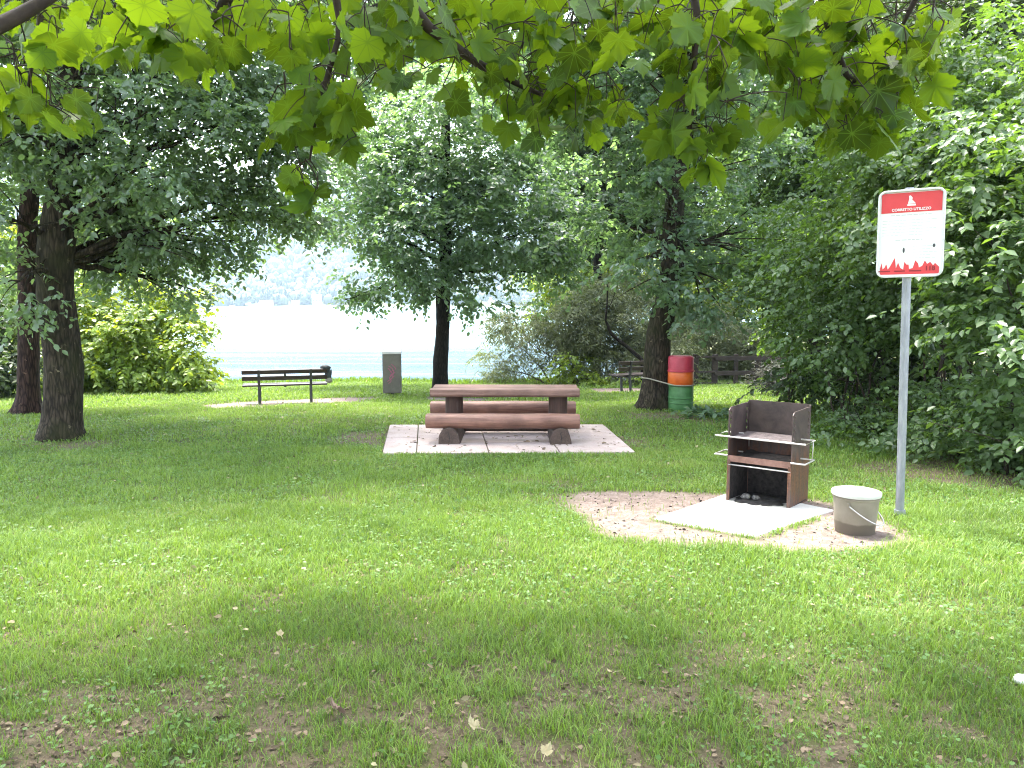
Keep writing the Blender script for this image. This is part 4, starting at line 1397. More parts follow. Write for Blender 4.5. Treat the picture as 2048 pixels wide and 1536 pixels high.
mb.build('stretcher', M['log_y'], tab, True, auto=50)

# ------------------------------------------------------------------ grill slab and grill
sc = np.mean(np.array(SLAB), 0)
sz_ = float(np.interp(sc[1], _ky, _kz)) + .014
_slab_z = sz_
slab = MB()
slab.prism([tuple(np.array(q) - sc) for q in SLAB], -.1, 0, lambda a, b, t: (a, b, t + np.interp(b + sc[1], _ky, _kz) - np.interp(sc[1], _ky, _kz)))
so = slab.build('concrete_slab', M['slab'], None, bevel=.012)
so.location = (sc[0], sc[1], sz_)
tag(so, 'bright square concrete slab under the steel grill', 'paving')

gA, gB = G(1453, 1003), G(1579, 1019)
gvec = (gB - gA)[:2]
GW_ = float(np.linalg.norm(gvec))
grz = math.atan2(gvec[1], gvec[0])
gmid = (gA + gB)[:2] / 2
GD = .50
ly = np.array([-math.sin(grz), math.cos(grz)])
sz_ = float(np.interp((gmid + ly * GD / 2)[1], _ky, _kz)) + .006
gl = thing('barbecue_grill', 'rusty sheet steel public barbecue grill with open front', 'grill', (gmid[0], gmid[1], sz_ + .002), grz)
HT = .885
hw = GW_ / 2
T = .007


def slotted_side(name, x, t):
    b = MB()
    fn = lambda a, z, q: (q, a, z)
    lo, hi = x - t / 2, x + t / 2
    b.prism([(0, -.05), (.03, -.05), (.03, HT), (0, HT - .02)], lo, hi, fn)
    b.prism([(.065, -.06), (GD - .07, -.06), (GD - .07, HT + .012), (.065, HT + .006)], lo, hi, fn)
    b.prism([(GD - .035, -.06), (GD, -.06), (GD, HT + .02), (GD - .035, HT + .016)], lo, hi, fn)
    for a0, a1 in ((.03, .065), (GD - .07, GD - .035)):
        z = -.05
        nxt = .62
        for k in range(6):
            top = nxt
            s = .022
            b.prism([(a0, z + (s if k else 0)), (a1, z), (a1, top), (a0, top + s)], lo, hi, fn)
            z, nxt = top + .034, top + .062
            if nxt > HT - .05:
                break
        b.prism([(a0, z + .022), (a1, z), (a1, HT + .008), (a0, HT + .004)], lo, hi, fn)
    return b.build(name, M['steel'], gl)


slotted_side('side_panel', -hw, T)
slotted_side('side_panel', hw, T)
mb = MB()
mb.box((0, GD + .004, (HT + .03) / 2 - .03), (2 * hw + T, T, HT + .09))
mb.build('back_panel', M['steel'], gl)
# folded lips on the front uprights
for s in (-1, 1):
    mb = MB()
    mb.box((s * (hw - .012), -.003, .20), (.03, .005, .40))
    mb.build('front_flange', M['steel'], gl)
for k in range(2):        # years of smoke: sooted lining plates round the fire hole
    s = (-1, 1)[k]
    mb = MB()
    mb.box((s * (hw - T / 2 - .003), GD / 2 + .01, .165), (.003, GD - .04, .43))
    mb.build('lining', M['soot'], gl)
mb = MB()
mb.box((0, GD - .004, .165), (2 * hw - .03, .003, .43))
mb.build('lining', M['soot'], gl)
# upper grate
zg = .605
mb = MB()
for k in range(38):
    y = .03 + (GD - .06) * k / 37
    mb.box((0, y, zg), (2 * hw - .02, .0085, .008))
mb.box((-hw + .014, GD / 2, zg - .007), (.014, GD - .05, .006))
mb.box((hw - .014, GD / 2, zg - .007), (.014, GD - .05, .006))
mb.build('grate', M['grate'], gl)
for zh, yd in ((zg + .012, .25), (.438, .25)):
    mb = MB()
    e = .125
    y0_, y1_ = -.012, yd
    path = [(-hw + .05, y1_, zh), (-hw - e, y1_, zh), (-hw - e, y0_, zh), (hw + e, y0_, zh), (hw + e, y1_, zh), (hw - .05, y1_, zh)]
    if zh < .5:
        for sgn in (-1, 1):
            mb = MB()
            mb.tube([(sgn * hw, y0_, zh), (sgn * (hw + e), y0_, zh), (sgn * (hw + e), y1_, zh), (sgn * (hw - .05), y1_, zh)], .0075, 8)
            if sgn < 0:
                mb.build('handle_bar', M['rod'], gl, True, auto=40)
    else:
        mb.tube(path, .0075, 8)
    mb.build('handle_bar', M['rod'], gl, True, auto=40)
mb = MB()
mb.tube([(hw + .125, .2, zg + .01), (hw + .128, .19, .52), (hw + .12, .2, .44)], .004, 6)
mb.tube([(-hw + .03, GD - .05, zg - .01), (-hw + .032, GD - .055, .46)], .005, 6)
mb.build('hanger_rod', M['rod'], gl, True)
# fire tray
zt = .44
mb = MB()
mb.prism([(-hw + .006, zt - .058), (hw - .006, zt - .058), (hw - .006, zt), (-hw + .006, zt)], -.004, .004, lambda a, b, t: (a, t, b))
mb.box((0, GD / 2, zt - .055), (2 * hw - .014, GD - .02, .005))
mb.build('fire_tray', M['traysteel'], gl)
mb = MB()
n = 22
vs, fs = [], []
for i in range(n):
    for j in range(n):
        x, y = -hw + .012 + (2 * hw - .024) * i / (n - 1), .008 + (GD - .02) * j / (n - 1)
        vs.append((x, y, zt - .028 + .018 * mnoise.noise(Vector((x * 14, y * 14, 0))) + .012 * mnoise.noise(Vector((x * 40, y * 40, 3)))))
for i in range(n - 1):
    for j in range(n - 1):
        fs.append((i * n + j, (i + 1) * n + j, (i + 1) * n + j + 1, i * n + j + 1))
mb.add(vs, fs)
mb.build('charcoal_bed', M['soot'], gl, True)
mb = MB()
mb.tube([(-hw + .004, .0, .352), (hw - .004, .0, .352)], .007, 8)
mb.build('cross_bar', M['rod'], gl, True)
mb = MB()
mb.prism([(.06, .012), (GD - .06, .012), (GD - .06, .022), (.06, .022)], hw + T / 2 + .0005, hw + T / 2 + .004, lambda a, b, t: (t, a, b))
mb.build('weld_seam', M['soot'], gl)


def ash_heap(label, x0, x1, y0, y1, h, mat, name, seed):
    n = 26
    vs, fs = [], []
    for i in range(n):
        for j in range(n):
            u, v = i / (n - 1), j / (n - 1)
            e = min(1, 4 * min(u, 1 - u)) * min(1, 4 * min(v, 1 - v))
            x, y = x0 + (x1 - x0) * u, y0 + (y1 - y0) * v
            x += .02 * mnoise.noise(Vector((v * 5, seed, 0)))
            y += (.03 + .10 * (1 - v)) * (mnoise.noise(Vector((u * 4, seed, 4))) + .5 * mnoise.noise(Vector((u * 13, seed, 8))))
            vs.append((x, y, -.003 + e * h * (.45 + .8 * abs(mnoise.noise(Vector((x * 9, y * 9, seed)))) + .35 * mnoise.noise(Vector((x * 32, y * 32, seed))))))
    for i in range(n - 1):
        for j in range(n - 1):
            fs.append((i * n + j, (i + 1) * n + j, (i + 1) * n + j + 1, i * n + j + 1))
    b = MB()
    b.add(vs, fs)
    o = b.build(name, mat, None, True)
    o.location = (gmid[0], gmid[1], sz_ + .004)
    o.rotation_euler = (0, 0, grz)
    return tag(o, label, 'ash')


ash_heap('heap of dark ash and charred bits on the slab inside the grill', -hw + .02, hw - .02, -.13, GD - .03, .05, M['soot'], 'ash_heap', 2.2)
for k, (x, y, s) in enumerate(((-.15, .10, .05), (-.06, .12, .04))):
    b = MB()
    b.lathe([(0, -.3), (.7, -.25), (1, .1), (.6, .6), (0, .7)], 12)
    o = b.build('charred_lump', M['ash'], None, True)
    for vtx in o.data.vertices:
        vtx.co = vtx.co * s * (1 + .35 * mnoise.noise(vtx.co * 2.0 + Vector((k * 9, 0, 0))))
    q = gmid + np.array([math.cos(grz), math.sin(grz)]) * x + ly * y
    o.location = (q[0], q[1], sz_ + .04)
    tag(o, ['pale ash lump left in the grill, larger and further left', 'pale ash lump right of the larger one inside the grill'][k], 'ash lump', 'ash lumps in the grill')

# ------------------------------------------------------------------ bucket
bk = G(1709, 1064)
buck = thing('lidded_bucket', 'greyish plastic bucket with white lid beside the grill', 'bucket', bk, .35)
R0, R1, HB = .146, .172, .318
mb = MB()
mb.lathe([(.02, .002), (R0 - .006, 0), (R0, .006), (R0 + (R1 - R0) * .3, HB * .3), (R1 - .004, HB - .045), (R1 - .004, HB - .04), (R1 + .004, HB - .036), (R1 + .004, HB - .026), (R1 - .002, HB - .022), (R1, HB), (R1 - .01, HB)], 40)
mb.build('body', M['bucket'], buck, True, auto=35)
mb = MB()
mb.lathe([(R1 - .004, HB - .016), (R1 + .010, HB - .016), (R1 + .013, HB - .004), (R1 + .011, HB + .010), (R1 + .002, HB + .013), (R1 - .01, HB + .006), (R1 * .7, HB + .012), (.01, HB + .016)], 40)
lid = mb.build('lid', M['lid'], buck, True, auto=40)
mb = MB()
mb.box((R1 + .018, 0, HB - .008), (.04, .09, .016))
mb.build('tab', M['lid'], lid, bevel=.004)
mb = MB()
hp = []
for k in range(19):
    t = math.pi * k / 18
    hp.append((math.sin(t) * .13 + .05 * math.sin(t) + .0, (R1 + .008) * math.cos(t) * -1, HB - .07 - .155 * math.sin(t)))
ho = MB()
hp = [Vector(p) for p in hp]
rot = Matrix.Rotation(math.radians(-62), 3, 'Z')
hp = [rot @ Vector((p.x * 1.15, p.y, p.z)) for p in hp]
ho.tube(hp, .0055, 8)
ho.build('bail', M['rod'], buck, True)
for e in (hp[0], hp[-1]):
    mb = MB()
    d = Vector((e.x, e.y, 0)).normalized()
    mb.tube([Vector((e.x, e.y, e.z)) - d * .012, Vector((e.x, e.y, e.z)) + d * .008], .014, 10)
    mb.build('ear', M['bucket'], buck, True, auto=40)

# ------------------------------------------------------------------ sign
sb = G(1799, 1034)
sg = thing('information_sign', 'red and white barbecue rules sign on galvanised post', 'sign', sb, 0)
SY = sb[1]
top = W(1816, 470, SY) - sb
pole = MB()
pole.tube([(0, 0, .0), (top[0] * .5, 0, top[2] * .5), (top[0] * 1.16, 0, top[2] * 1.16)], .0345, 20)
pole.build('post', M['galv'], sg, True, auto=40)
mb = MB()
mb.lathe([(.034, .03), (.046, .03), (.046, .062), (.034, .062)], 20)
mb.build('collar', M['galv'], sg, True, auto=40)
mb = MB()
mb.lathe([(0, -.03), (.075, -.03), (.06, .012), (.04, .03), (0, .03)], 14)
mb.build('footing', M['bark_left'], sg, True)
SW, SH = .495, .715
yaw = math.radians(-31)
cpan = W(1821, 467, SY - .05) - sb
lean = math.atan2(top[0], top[2])
Rm = Matrix.Rotation(lean * .6, 4, 'Y') @ Matrix.Rotation(yaw, 4, 'Z')


def rrect(w, h, r, n=7):
    pts = []
    for cx, cz, a0 in ((w / 2 - r, h / 2 - r, 0), (-w / 2 + r, h / 2 - r, 90), (-w / 2 + r, -h / 2 + r, 180), (w / 2 - r, -h / 2 + r, 270)):
        for k in range(n):
            a = math.radians(a0 + 90 * k / (n - 1))
            pts.append((cx + r * math.cos(a), cz + r * math.sin(a)))
    return pts


def sgfn(a, b, t):
    """panel coordinates: a right, b up, t toward the viewer"""
    p = Rm @ Vector((a, -t, b))
    return (p.x + cpan[0], p.y + cpan[1], p.z + cpan[2])


def rotmb(name, poly, lo, hi, mat, parent, bevel=0):
    m = MB()
    m.prism(poly, lo, hi, lambda a, b, t: sgfn(a, b, t))
    # prism() expects t along +normal: flip winding for correct outside
    m.f = [tuple(reversed(q)) for q in m.f] if False else m.f
    return m.build(name, mat, parent, bevel=bevel)


rotmb('panel', rrect(SW - .02, SH - .02, .05), -.012, .008, M['white'], sg)
panel = [o for o in sg.children if o.name.startswith('panel')][0]
fr_ = MB()
ou, inn = rrect(SW, SH, .06), rrect(SW - .034, SH - .034, .045)
nq = len(ou)
vs = [sgfn(a, b, -.022) for a, b in ou] + [sgfn(a, b, .026) for a, b in ou] + [sgfn(a, b, .026) for a, b in inn] + [sgfn(a, b, .006) for a, b in inn]
fs = []
for L in range(3):
    for k in range(nq):
        fs.append((L * nq + k, L * nq + (k + 1) % nq, (L + 1) * nq + (k + 1) % nq, (L + 1) * nq + k))
fs.append(tuple(range(nq))[::-1])
fr_.add(vs, fs)
fr_.build('frame', M['alu'], sg, bevel=.003)
iw, ih = SW - .05, SH - .05
rotmb('red_header', [(-iw / 2, ih / 2 - .16), (iw / 2, ih / 2 - .16), (iw / 2, ih / 2 - .01), (iw / 2 - .02, ih / 2), (-iw / 2 + .02, ih / 2), (-iw / 2, ih / 2 - .01)], .0085, .0105, M['red'], sg)
# flames along the foot
fl_ = [(-.5, .16), (-.475, .30), (-.455, .14), (-.42, .18), (-.395, .27), (-.365, .13), (-.33, .20), (-.25, .42), (-.225, .15), (-.19, .30), (-.15, .16), (-.10, .12), (-.085, .31), (-.045, .24), (-.01, .24), (0, .13),
       (.06, .15), (.10, .34), (.15, .26), (.165, .16), (.22, .20), (.26, .33), (.30, .24), (.35, .29), (.40, .2), (.43, .26), (.5, .16)]
zb = -ih / 2
poly = [(-iw / 2 + .012, zb), (iw / 2 - .012, zb)] + [(u * iw * .97, zb + h * .33) for u, h in reversed(fl_)]
# split the flames into quads so that the outline stays clean
m = MB()
for (u0, h0), (u1, h1) in zip(fl_[:-1], fl_[1:]):
    q = [(u0 * iw * .98, zb), (u1 * iw * .98, zb), (u1 * iw * .98, zb + h1 * .33), (u0 * iw * .98, zb + h0 * .33)]
    m.add([sgfn(a, b, .0105) for a, b in q], [(0, 1, 2, 3)])
m.build('flame_band', M['red'], sg)


def sg_text(body, size, a, b, mat, t=.0115, bold=0.0, name='lettering', spacing=1.0):
    cu = bpy.data.curves.new(name, 'FONT')
    cu.body, cu.size, cu.align_x, cu.offset, cu.space_character = body, size, 'CENTER', bold, spacing
    to = bpy.data.objects.new(name, cu)
    COL.objects.link(to)
    bpy.context.view_layer.update()
    me = bpy.data.meshes.new_from_object(to.evaluated_get(bpy.context.evaluated_depsgraph_get()))
    bpy.data.objects.remove(to)
    for v_ in me.vertices:
        v_.co = sgfn(v_.co.x + a, v_.co.y + b, t)
    me.materials.clear()
    return link(name, me, mat, sg)


sg_text('CORRETTO UTILIZZO', .029, 0, ih / 2 - .146, M['white'], .0125, .0008)
sg_text('118', .05, iw / 2 - .07, zb + .028, M['dark_red'], .0125, .002)
# emblem in the header: pale peak over a wave
m = MB()
for q in ([(-.032, .035), (.034, .035), (.03, .048), (-.03, .048)], [(-.026, .052), (.032, .052), (.012, .075), (.004, .078), (.006, .10), (-.008, .118), (-.02, .115), (-.018, .09)]):
    m.prism([(a, b + ih / 2 - .143) for a, b in q], .0112, .0122, sgfn)
m.build('emblem', M['white'], sg)
rules = MB()
random.seed(5)


def textline(b, a0, a1, h=.006):
    a = a0
    while a < a1 - .01:
        w = random.uniform(.012, .04)
        w = min(w, a1 - a)
        rules.add([sgfn(a, b, .0095), sgfn(a + w, b, .0095), sgfn(a + w, b + h, .0095), sgfn(a, b + h, .0095)], [(0, 1, 2, 3)])
        a += w + .008


def flush():
    global rules
    rules.build('small_print', M['pale_ink'], sg)
    rules = MB()


textline(ih / 2 - .184, -.15, .15, .007)
flush()
for k in range(6):
    textline(ih / 2 - .225 - .024 * k, -.21, .19 - .05 * (k % 3), .004)
flush()
textline(ih / 2 - .388, -.11, .09, .009)
flush()
for k in range(5):
    textline(ih / 2 - .44 - .024 * k, 0.02, .20 - .04 * (k % 2), .004)
flush()

m = MB()
rules = m
for a0, a1 in ((-.235, -.14), (-.11, -.03), (0.0, .09)):
    b = zb + .022
    m.add([sgfn(a0, b, .0112), sgfn(a1, b, .0112), sgfn(a1, b + .01, .0112), sgfn(a0, b + .01, .0112)], [(0, 1, 2, 3)])
m.build('small_print', M['dark_red'], sg)
for a, b, w, h in ((-.045, -.135, .008, .022), (.175, -.105, .010, .015)):
    m = MB()
    m.prism([(a + w * math.cos(t * .524), b + h * math.sin(t * .524)) for t in range(12)], .0085, .0105, sgfn)
    m.build('rivet', M['spot'], sg)
for dz in (.22, -.22):
    m = MB()
    a = sgfn(0, dz, -.022)
    m.box((a[0], a[1] + .02, a[2]), (.12, .03, .035), Matrix.Rotation(yaw, 3, 'Z'))
    m.build('clamp', M['galv'], sg, bevel=.004)

# ------------------------------------------------------------------ park benches
BENCH_W = 1.84


def make_bench():
    root = thing('park_bench', '', 'bench')
    hw_ = BENCH_W / 2
    for z in (.725, .585):
        b = MB()
        b.box((-.0, -.02 - (.79 - z) * -.12, z), (BENCH_W, .036, .095), Matrix.Rotation(math.radians(10), 3, 'X'))
        b.build('back_slat', M['bench_wood'], root, bevel=.008)
    for k, y in enumerate((.12, .245, .37)):
        b = MB()
        b.box((0, y, .415 + .008 * (k == 2)), (BENCH_W, .11, .038))
        b.build('seat_slat', M['bench_wood'], root, bevel=.008)
    for x in (-.56, .56):
        b = MB()
        prof = lambda p0, p1, w: b.tube([(x, p0[0], p0[1]), (x, p1[0], p1[1])], w, 4)
        for p0, p1 in (((-.03, -.05), (.02, .40)), ((.02, .40), (-.045, .77))):
            dy, dz = p1[0] - p0[0], p1[1] - p0[1]
            ll = math.hypot(dy, dz)
            b.box((x, (p0[0] + p1[0]) / 2, (p0[1] + p1[1]) / 2), (.055, .05, ll + .02), Matrix.Rotation(-math.atan2(dy, dz), 3, 'X'))
        b.build('rear_leg', M['iron'], root, bevel=.006)
        b = MB()
        b.box((x, .365, .175), (.055, .05, .45), Matrix.Rotation(math.radians(-4), 3, 'X'))
        b.build('front_leg', M['iron'], root, bevel=.006)
        b = MB()
        b.box((x, .20, .378), (.05, .40, .035))
        b.build('seat_bearer', M['iron'], root, bevel=.004)
    b = MB()
    b.box((0, -.005, .655), (.05, .02, .17))
    b.box((0, .245, .38), (.05, .32, .025))
    b.build('middle_brace', M['iron'], root)
    return root


def copy_tree(o, parent=None):
    c = o.copy()
    COL.objects.link(c)
    c.parent = parent
    for ch in o.children:
        copy_tree(ch, c)
    return c


GBN = 'dark wooden park benches facing the lake'
bL, bR = G(520, 810), G(620, 806)
dv = (bR - bL)[:2]
sx_ = float(np.linalg.norm(dv)) / 1.12
bench = make_bench()
bench['label'] = 'dark slatted bench by the lake with a bag on its end'
bench['group'] = GBN
cen = (bL + bR) / 2
bench.location = (cen[0], cen[1] + .03, float(gz(cen[0], cen[1])))
bench.rotation_euler = (0, 0, math.atan2(dv[1], dv[0]) * .5)
bench.scale = (sx_,) * 3
bench_ang, bench_s, bench_c = math.atan2(dv[1], dv[0]) * .5, sx_, np.array(bench.location)
q = G(1260, 785)
ang2 = math.radians(28)
bench2 = copy_tree(bench)
bench2['label'] = 'dark slatted bench half hidden behind the leaning tree'
s2 = 1.12
bench2.scale = (s2,) * 3
bench2.location = (q[0] + .56 * s2 * math.cos(ang2), q[1] + .56 * s2 * math.sin(ang2), q[2])
bench2.rotation_euler = (0, 0, ang2)

# bag hung over the end of the near bench
ca, sa = math.cos(bench_ang), math.sin(bench_ang)


def bloc(x, y, z):
    return np.array([bench_c[0] + (x * ca - y * sa) * bench_s, bench_c[1] + (x * sa + y * ca) * bench_s, bench_c[2] + z * bench_s])


bo = bloc(.90, .06, .72)
bag = thing('shoulder_bag', 'dark bag hung over the right end of the lakeside bench', 'bag', bo, bench_ang)
bag.scale = (.85,) * 3


def blob(name, c, r, mat, parent, seed, amp=.18):
    b = bmesh.new()
    bmesh.ops.create_icosphere(b, subdivisions=3, radius=1)
    for v_ in b.verts:
        k = 1 + amp * mnoise.noise(v_.co * 1.7 + Vector((seed, 0, 0)))
        v_.co = Vector((v_.co.x * r[0] * k + c[0], v_.co.y * r[1] * k + c[1], v_.co.z * r[2] * k + c[2]))
    me = bpy.data.meshes.new(name)
    b.to_mesh(me)
    b.free()
    return link(name, me, mat, parent, True)


blob('hood', (-.02, 0, .085), (.13, .11, .07), M['bag_dark'], bag, 1)
blob('body', (.05, .03, -.10), (.085, .10, .17), M['bag_dark'], bag, 4)
blob('pouch', (.065, .02, -.235), (.085, .09, .085), M['bag_tan'], bag, 7)
b = MB()
b.tube(bez((-.14, 0, .06), (-.10, 0, .19), (.07, 0, .08), 10), .010, 7)
b.tube(bez((.10, 0, .10), (.17, 0, .0), (.11, 0, -.18), 10), .010, 7)
b.build('strap', M['bag_dark'], bag, True)

# ------------------------------------------------------------------ metal litter bin
nb = G(785, 791)
NB = nb[1]
pxm = NB / F_PX
bn = thing('litter_bin', 'tall brown grey metal litter bin with pink graffiti', 'litter bin', nb, math.radians(7))
bw, bh0, bh1 = 37 * pxm, 6 * pxm, 84 * pxm
mb = MB()
mb.box((0, 0, (bh0 + bh1) / 2), (bw, bw * .8, bh1 - bh0))
mb.build('body', M['bin_metal'], bn, bevel=.012)
mb = MB()
mb.box((0, -bw * .4 - .006, (bh0 + bh1) / 2 - .01), (bw * .82, .010, (bh1 - bh0) * .94))
dr = mb.build('door', M['bin_metal'], bn, bevel=.006)
mb = MB()
mb.prism([(-bw * .44, bh1 + .002), (bw * .44, bh1 + .002), (bw * .44, bh1 + .045), (.0, bh1 + .095), (-bw * .44, bh1 + .06)], -bw * .53, bw * .53, lambda a, b, t: (t, a, b))
mb.build('lid', M['bin_lid'], bn, bevel=.008)
mb = MB()
mb.tube([(0, 0, -.05), (0, 0, bh0 + .01)], .045, 12)
mb.lathe([(.0, .0), (.15, .0), (.15, .014), (0, .016)], 16)
mb.build('post', M['iron'], bn, True, auto=40)
mb = MB()
random.seed(12)
zc = (bh0 + bh1) / 2 - .02
for k in range(8):
    a = -.09 + .02 * k
    z0_ = zc - .22 + .05 * k
    pts = [(a + random.uniform(-.05, .05), -bw * .4 - .0125, z0_), (random.uniform(-.11, .11), -bw * .4 - .0135, z0_ + .05), (random.uniform(-.11, .11), -bw * .4 - .0135, z0_ + .09), (random.uniform(-.1, .1), -bw * .4 - .0125, z0_ + .14)]
    p, r = resample(bez(pts[0], pts[1], pts[3], 8), [.011] * 8, .02)
    st_ = len(mb.v)
    mb.tube(p, list(r), 6)
    for i in range(st_, len(mb.v)):
        v_ = mb.v[i]
        mb.v[i] = (v_[0], -bw * .4 - .012 + (v_[1] + bw * .4 + .012) * .12, v_[2])
mb.build('graffiti', M['pink'], dr, True)

# ------------------------------------------------------------------ painted drum tied to the tree
db = G(1361, 822)
dp = db[1] / F_PX
dm = thing('painted_drum', 'stacked drum bin painted red, orange and green, strapped to a tree', 'drum', db, 0)
rd = 25.5 * dp
HD = 112 * dp


def drum(z0, z1, ribs, r):
    pr = [(.01, z0), (r - .008, z0), (r, z0 + .012)]
    for z in ribs:
        pr += [(r, z - .016), (r + .011, z - .006), (r + .011, z + .006), (r, z + .016)]
    pr += [(r, z1 - .012), (r - .006, z1), (.01, z1)]
    return pr


mb = MB()
mb.lathe(drum(0, HD * .487, (HD * .16, HD * .25, HD * .47), rd * .965), 36)
o = mb.build('lower_drum', M['drum_green'], dm, True, auto=35)
mb = MB()
mb.lathe(drum(HD * .487 + .002, HD * .715, (), rd), 36, (-.012, 0, 0))
mb.build('middle_drum', M['drum_orange'], dm, True, auto=35)
mb = MB()
mb.lathe([(.01, HD * .715 + .002), (rd + .013, HD * .715 + .002), (rd + .013, HD * .735), (rd, HD * .745), (rd, HD * .955), (rd - .012, HD * .985), (rd - .05, HD), (.01, HD)], 36, (-.012, 0, 0))
mb.build('upper_drum', M['drum_red'], dm, True, auto=35)
# strap round trunk and drum
zs = HD * .49
tc_ = (b3 + W(1312, 768, Y4)) / 2
tc_ = np.array([W(1313, 766, Y4)[0], Y4])
rt_ = .30
st = MB()
cpt = []
d2 = np.array([db[0], db[1]])
v2 = d2 - tc_
an = math.atan2(v2[1], v2[0])
for k in range(13):
    a = an + math.pi / 2 + math.pi * k / 12
    cpt.append((tc_[0] + rt_ * math.cos(a), tc_[1] + rt_ * math.sin(a), db[2] + zs + .09 - .0))
for k in range(13):
    a = an - math.pi / 2 + math.pi * k / 12
    cpt.append((d2[0] + (rd + .012) * math.cos(a), d2[1] + (rd + .012) * math.sin(a), db[2] + zs - .01))
cpt.append(cpt[0])
st.tube(cpt, .013, 7, cap=False)
o = st.build('tie_strap', M['strap'], None, True)
tag(o, 'pale strap tying the painted drum to the leaning trunk', 'strap')

# leafy weed in front of the drum
wp = G(1425, 836)
wd = thing('weed_plant', 'low broad leaved weed in front of the painted drum', 'plant', wp)
n = 150
P = np.stack([RNG.normal(size=n) * .30, RNG.normal(size=n) * .13, .02 + .12 * RNG.random(n)], 1)
A = norm(P * np.array([1, 1, .2]) + RNG.normal(size=(n, 3)) * .15)
v, f = leaf_geo(P, A, np.array([0, 0, 1.0]) + RNG.normal(size=(n, 3)) * .35, .09 + .07 * RNG.random(n), OVATE)
link('foliage', np_mesh('foliage', v, f), M['leaf_weed'], wd)
for k in range(14):
    a = RNG.random() * 6.28
    mb = MB()
    mb.tube(bez((0, 0, -.02), (.1 * math.cos(a), .05 * math.sin(a), .12), (.32 * math.cos(a), .14 * math.sin(a), .09), 6), [.005, .005, .004, .004, .003, .003], 5)
    mb.build('stem', M['leaf_weed'], wd, True)

# ------------------------------------------------------------------ wooden rail fence
fb = [G(1390, 771), G(1431, 771), G(1476, 770), G(1523, 769), G(1580, 768)]
FYd = float(np.mean([q[1] for q in fb]))
fpos = [np.array([ray(px, 770)[0] * FYd, FYd + .15 * i]) for i, px in enumerate((1390, 1431, 1476, 1523, 1580))]
f0 = np.array([fpos[0][0], fpos[0][1], float(gz(*fpos[0]))])
fe = thing('rail_fence', 'weathered wooden post and rail fence beyond the drum', 'fence', f0)
fm = FYd / F_PX
loc_ = []
for i, q in enumerate(fpos):
    z = float(gz(q[0], q[1])) - f0[2]
    loc_.append((q[0] - f0[0], q[1] - f0[1], z))
    mb = MB()
    w = .19 if i in (0, 1, 3) else .13
    mb.box((loc_[-1][0], loc_[-1][1], z + 31 * fm - .1), (w, .12, 62 * fm + .2))
    mb.build('post', M['fence'], fe, bevel=.012)
for zr, th in ((57, .15), (27, .15), (4, .12)):
    for i in range(4):
        a, c = loc_[i], loc_[i + 1]
        L = math.hypot(c[0] - a[0], c[1] - a[1])
        mb = MB()
        dz = -.05 if i else 0
        mb.box(((a[0] + c[0]) / 2, (a[1] + c[1]) / 2 - .085, (a[2] + c[2]) / 2 + zr * fm + dz), (L + .06, .05, th if i else .06), Matrix.Rotation(math.atan2(c[1] - a[1], c[0] - a[0]), 3, 'Z'))
        mb.build('rail', M['fence'], fe, bevel=.008)

#@@LIGHT@@
# ------------------------------------------------------------------ air
HAZE = True
if HAZE:
    m, nt, out = new_mat('haze_air')
    pv = N(nt, 'ShaderNodeVolumePrincipled', inp={'Color': (.62, .80, 1.0, 1), 'Density': .00025, 'Anisotropy': .3})
    nt.links.new(pv.outputs[0], out.inputs['Volume'])
    hb = MB()
    x0, x1, y0, y1, z0, z1 = -2500, 2500, -250, 2300, -8, 620
    hb.box(((x0 + x1) / 2, (y0 + y1) / 2, (z0 + z1) / 2), (x1 - x0, y1 - y0, z1 - z0))
    ho_ = hb.build('haze', m, None)
    tag(ho_, kind='stuff')

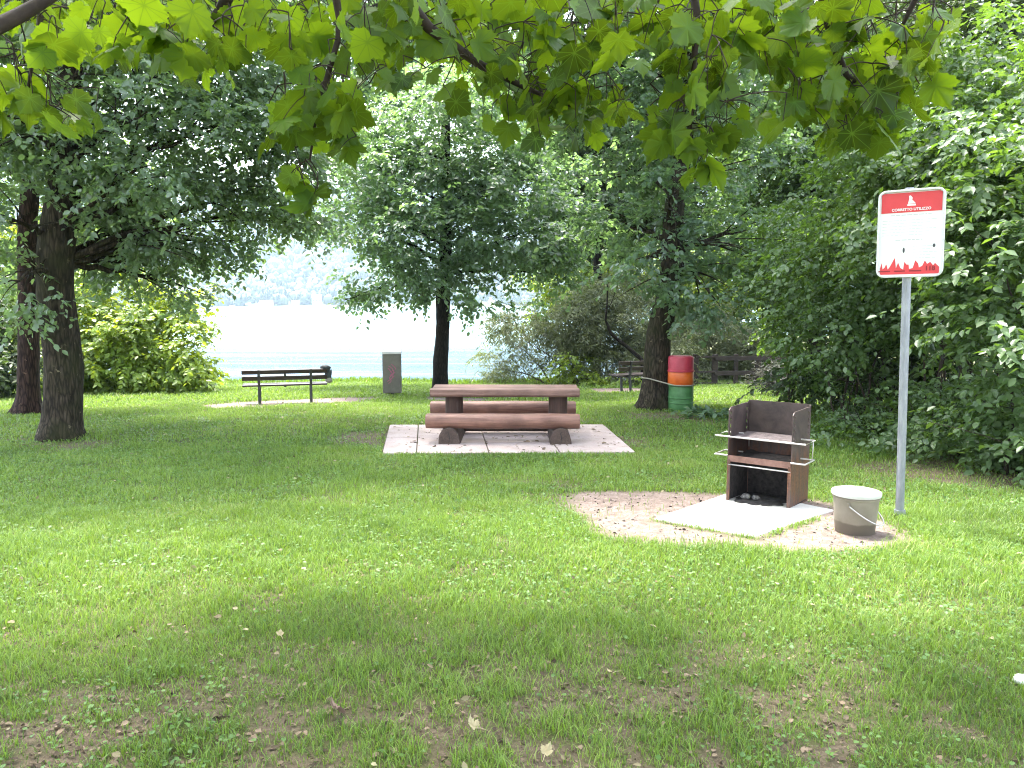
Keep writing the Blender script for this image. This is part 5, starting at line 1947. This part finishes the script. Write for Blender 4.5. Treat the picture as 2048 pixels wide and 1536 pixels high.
# ------------------------------------------------------------------ light
SUN_EL, SUN_AZ = math.radians(66), math.radians(-30)   # azimuth clockwise from +Y: over the lake, to the left
sd_ = Vector((math.sin(SUN_AZ) * math.cos(SUN_EL), math.cos(SUN_AZ) * math.cos(SUN_EL), math.sin(SUN_EL)))
sl = bpy.data.lights.new('sun', 'SUN')
sl.energy, sl.angle, sl.color = 3.5, math.radians(7), (1.0, .95, .87)
so_ = bpy.data.objects.new('sun', sl)
COL.objects.link(so_)
so_.rotation_euler = (-sd_).to_track_quat('-Z', 'Y').to_euler()

w = bpy.data.worlds.new('World')
scene.world = w
w.use_nodes = True
nt = w.node_tree
bg = nt.nodes['Background']
sky = nt.nodes.new('ShaderNodeTexSky')
sky.sky_type = 'NISHITA'
sky.sun_disc = False
sky.sun_elevation = SUN_EL
sky.sun_rotation = SUN_AZ
sky.dust_density = 3.0
sky.air_density = 1.0
hs = nt.nodes.new('ShaderNodeHueSaturation')      # thin high cloud takes the blue out of the sky
hs.inputs['Saturation'].default_value = .45
hs.inputs['Value'].default_value = 1.9
nt.links.new(sky.outputs[0], hs.inputs['Color'])
nt.links.new(hs.outputs[0], bg.inputs['Color'])
bg.inputs['Strength'].default_value = .15

# ------------------------------------------------------------------ camera and output
cam = bpy.data.cameras.new('camera')
cam.sensor_fit = 'HORIZONTAL'
cam.sensor_width = 36
cam.lens = 36 * F_PX / 2048
cam.clip_start, cam.clip_end = .05, 6000
co = bpy.data.objects.new('camera', cam)
COL.objects.link(co)
co.location = (0, 0, CAM_H)
co.rotation_euler = (math.pi / 2 - PITCH, 0, 0)
scene.camera = co
vs_ = scene.view_settings
vs_.view_transform, vs_.look, vs_.gamma = 'Standard', 'None', 1
vs_.exposure = 2.32
scene.display_settings.display_device = 'sRGB'
cy = scene.cycles
cy.max_bounces = 7
cy.diffuse_bounces = 3
cy.glossy_bounces = 2
cy.transmission_bounces = 4
cy.volume_bounces = 0
cy.transparent_max_bounces = 4
cy.sample_clamp_indirect = 8
cy.use_denoising = True
cy.denoising_prefilter = 'NONE'
cy.filter_width = 1.1
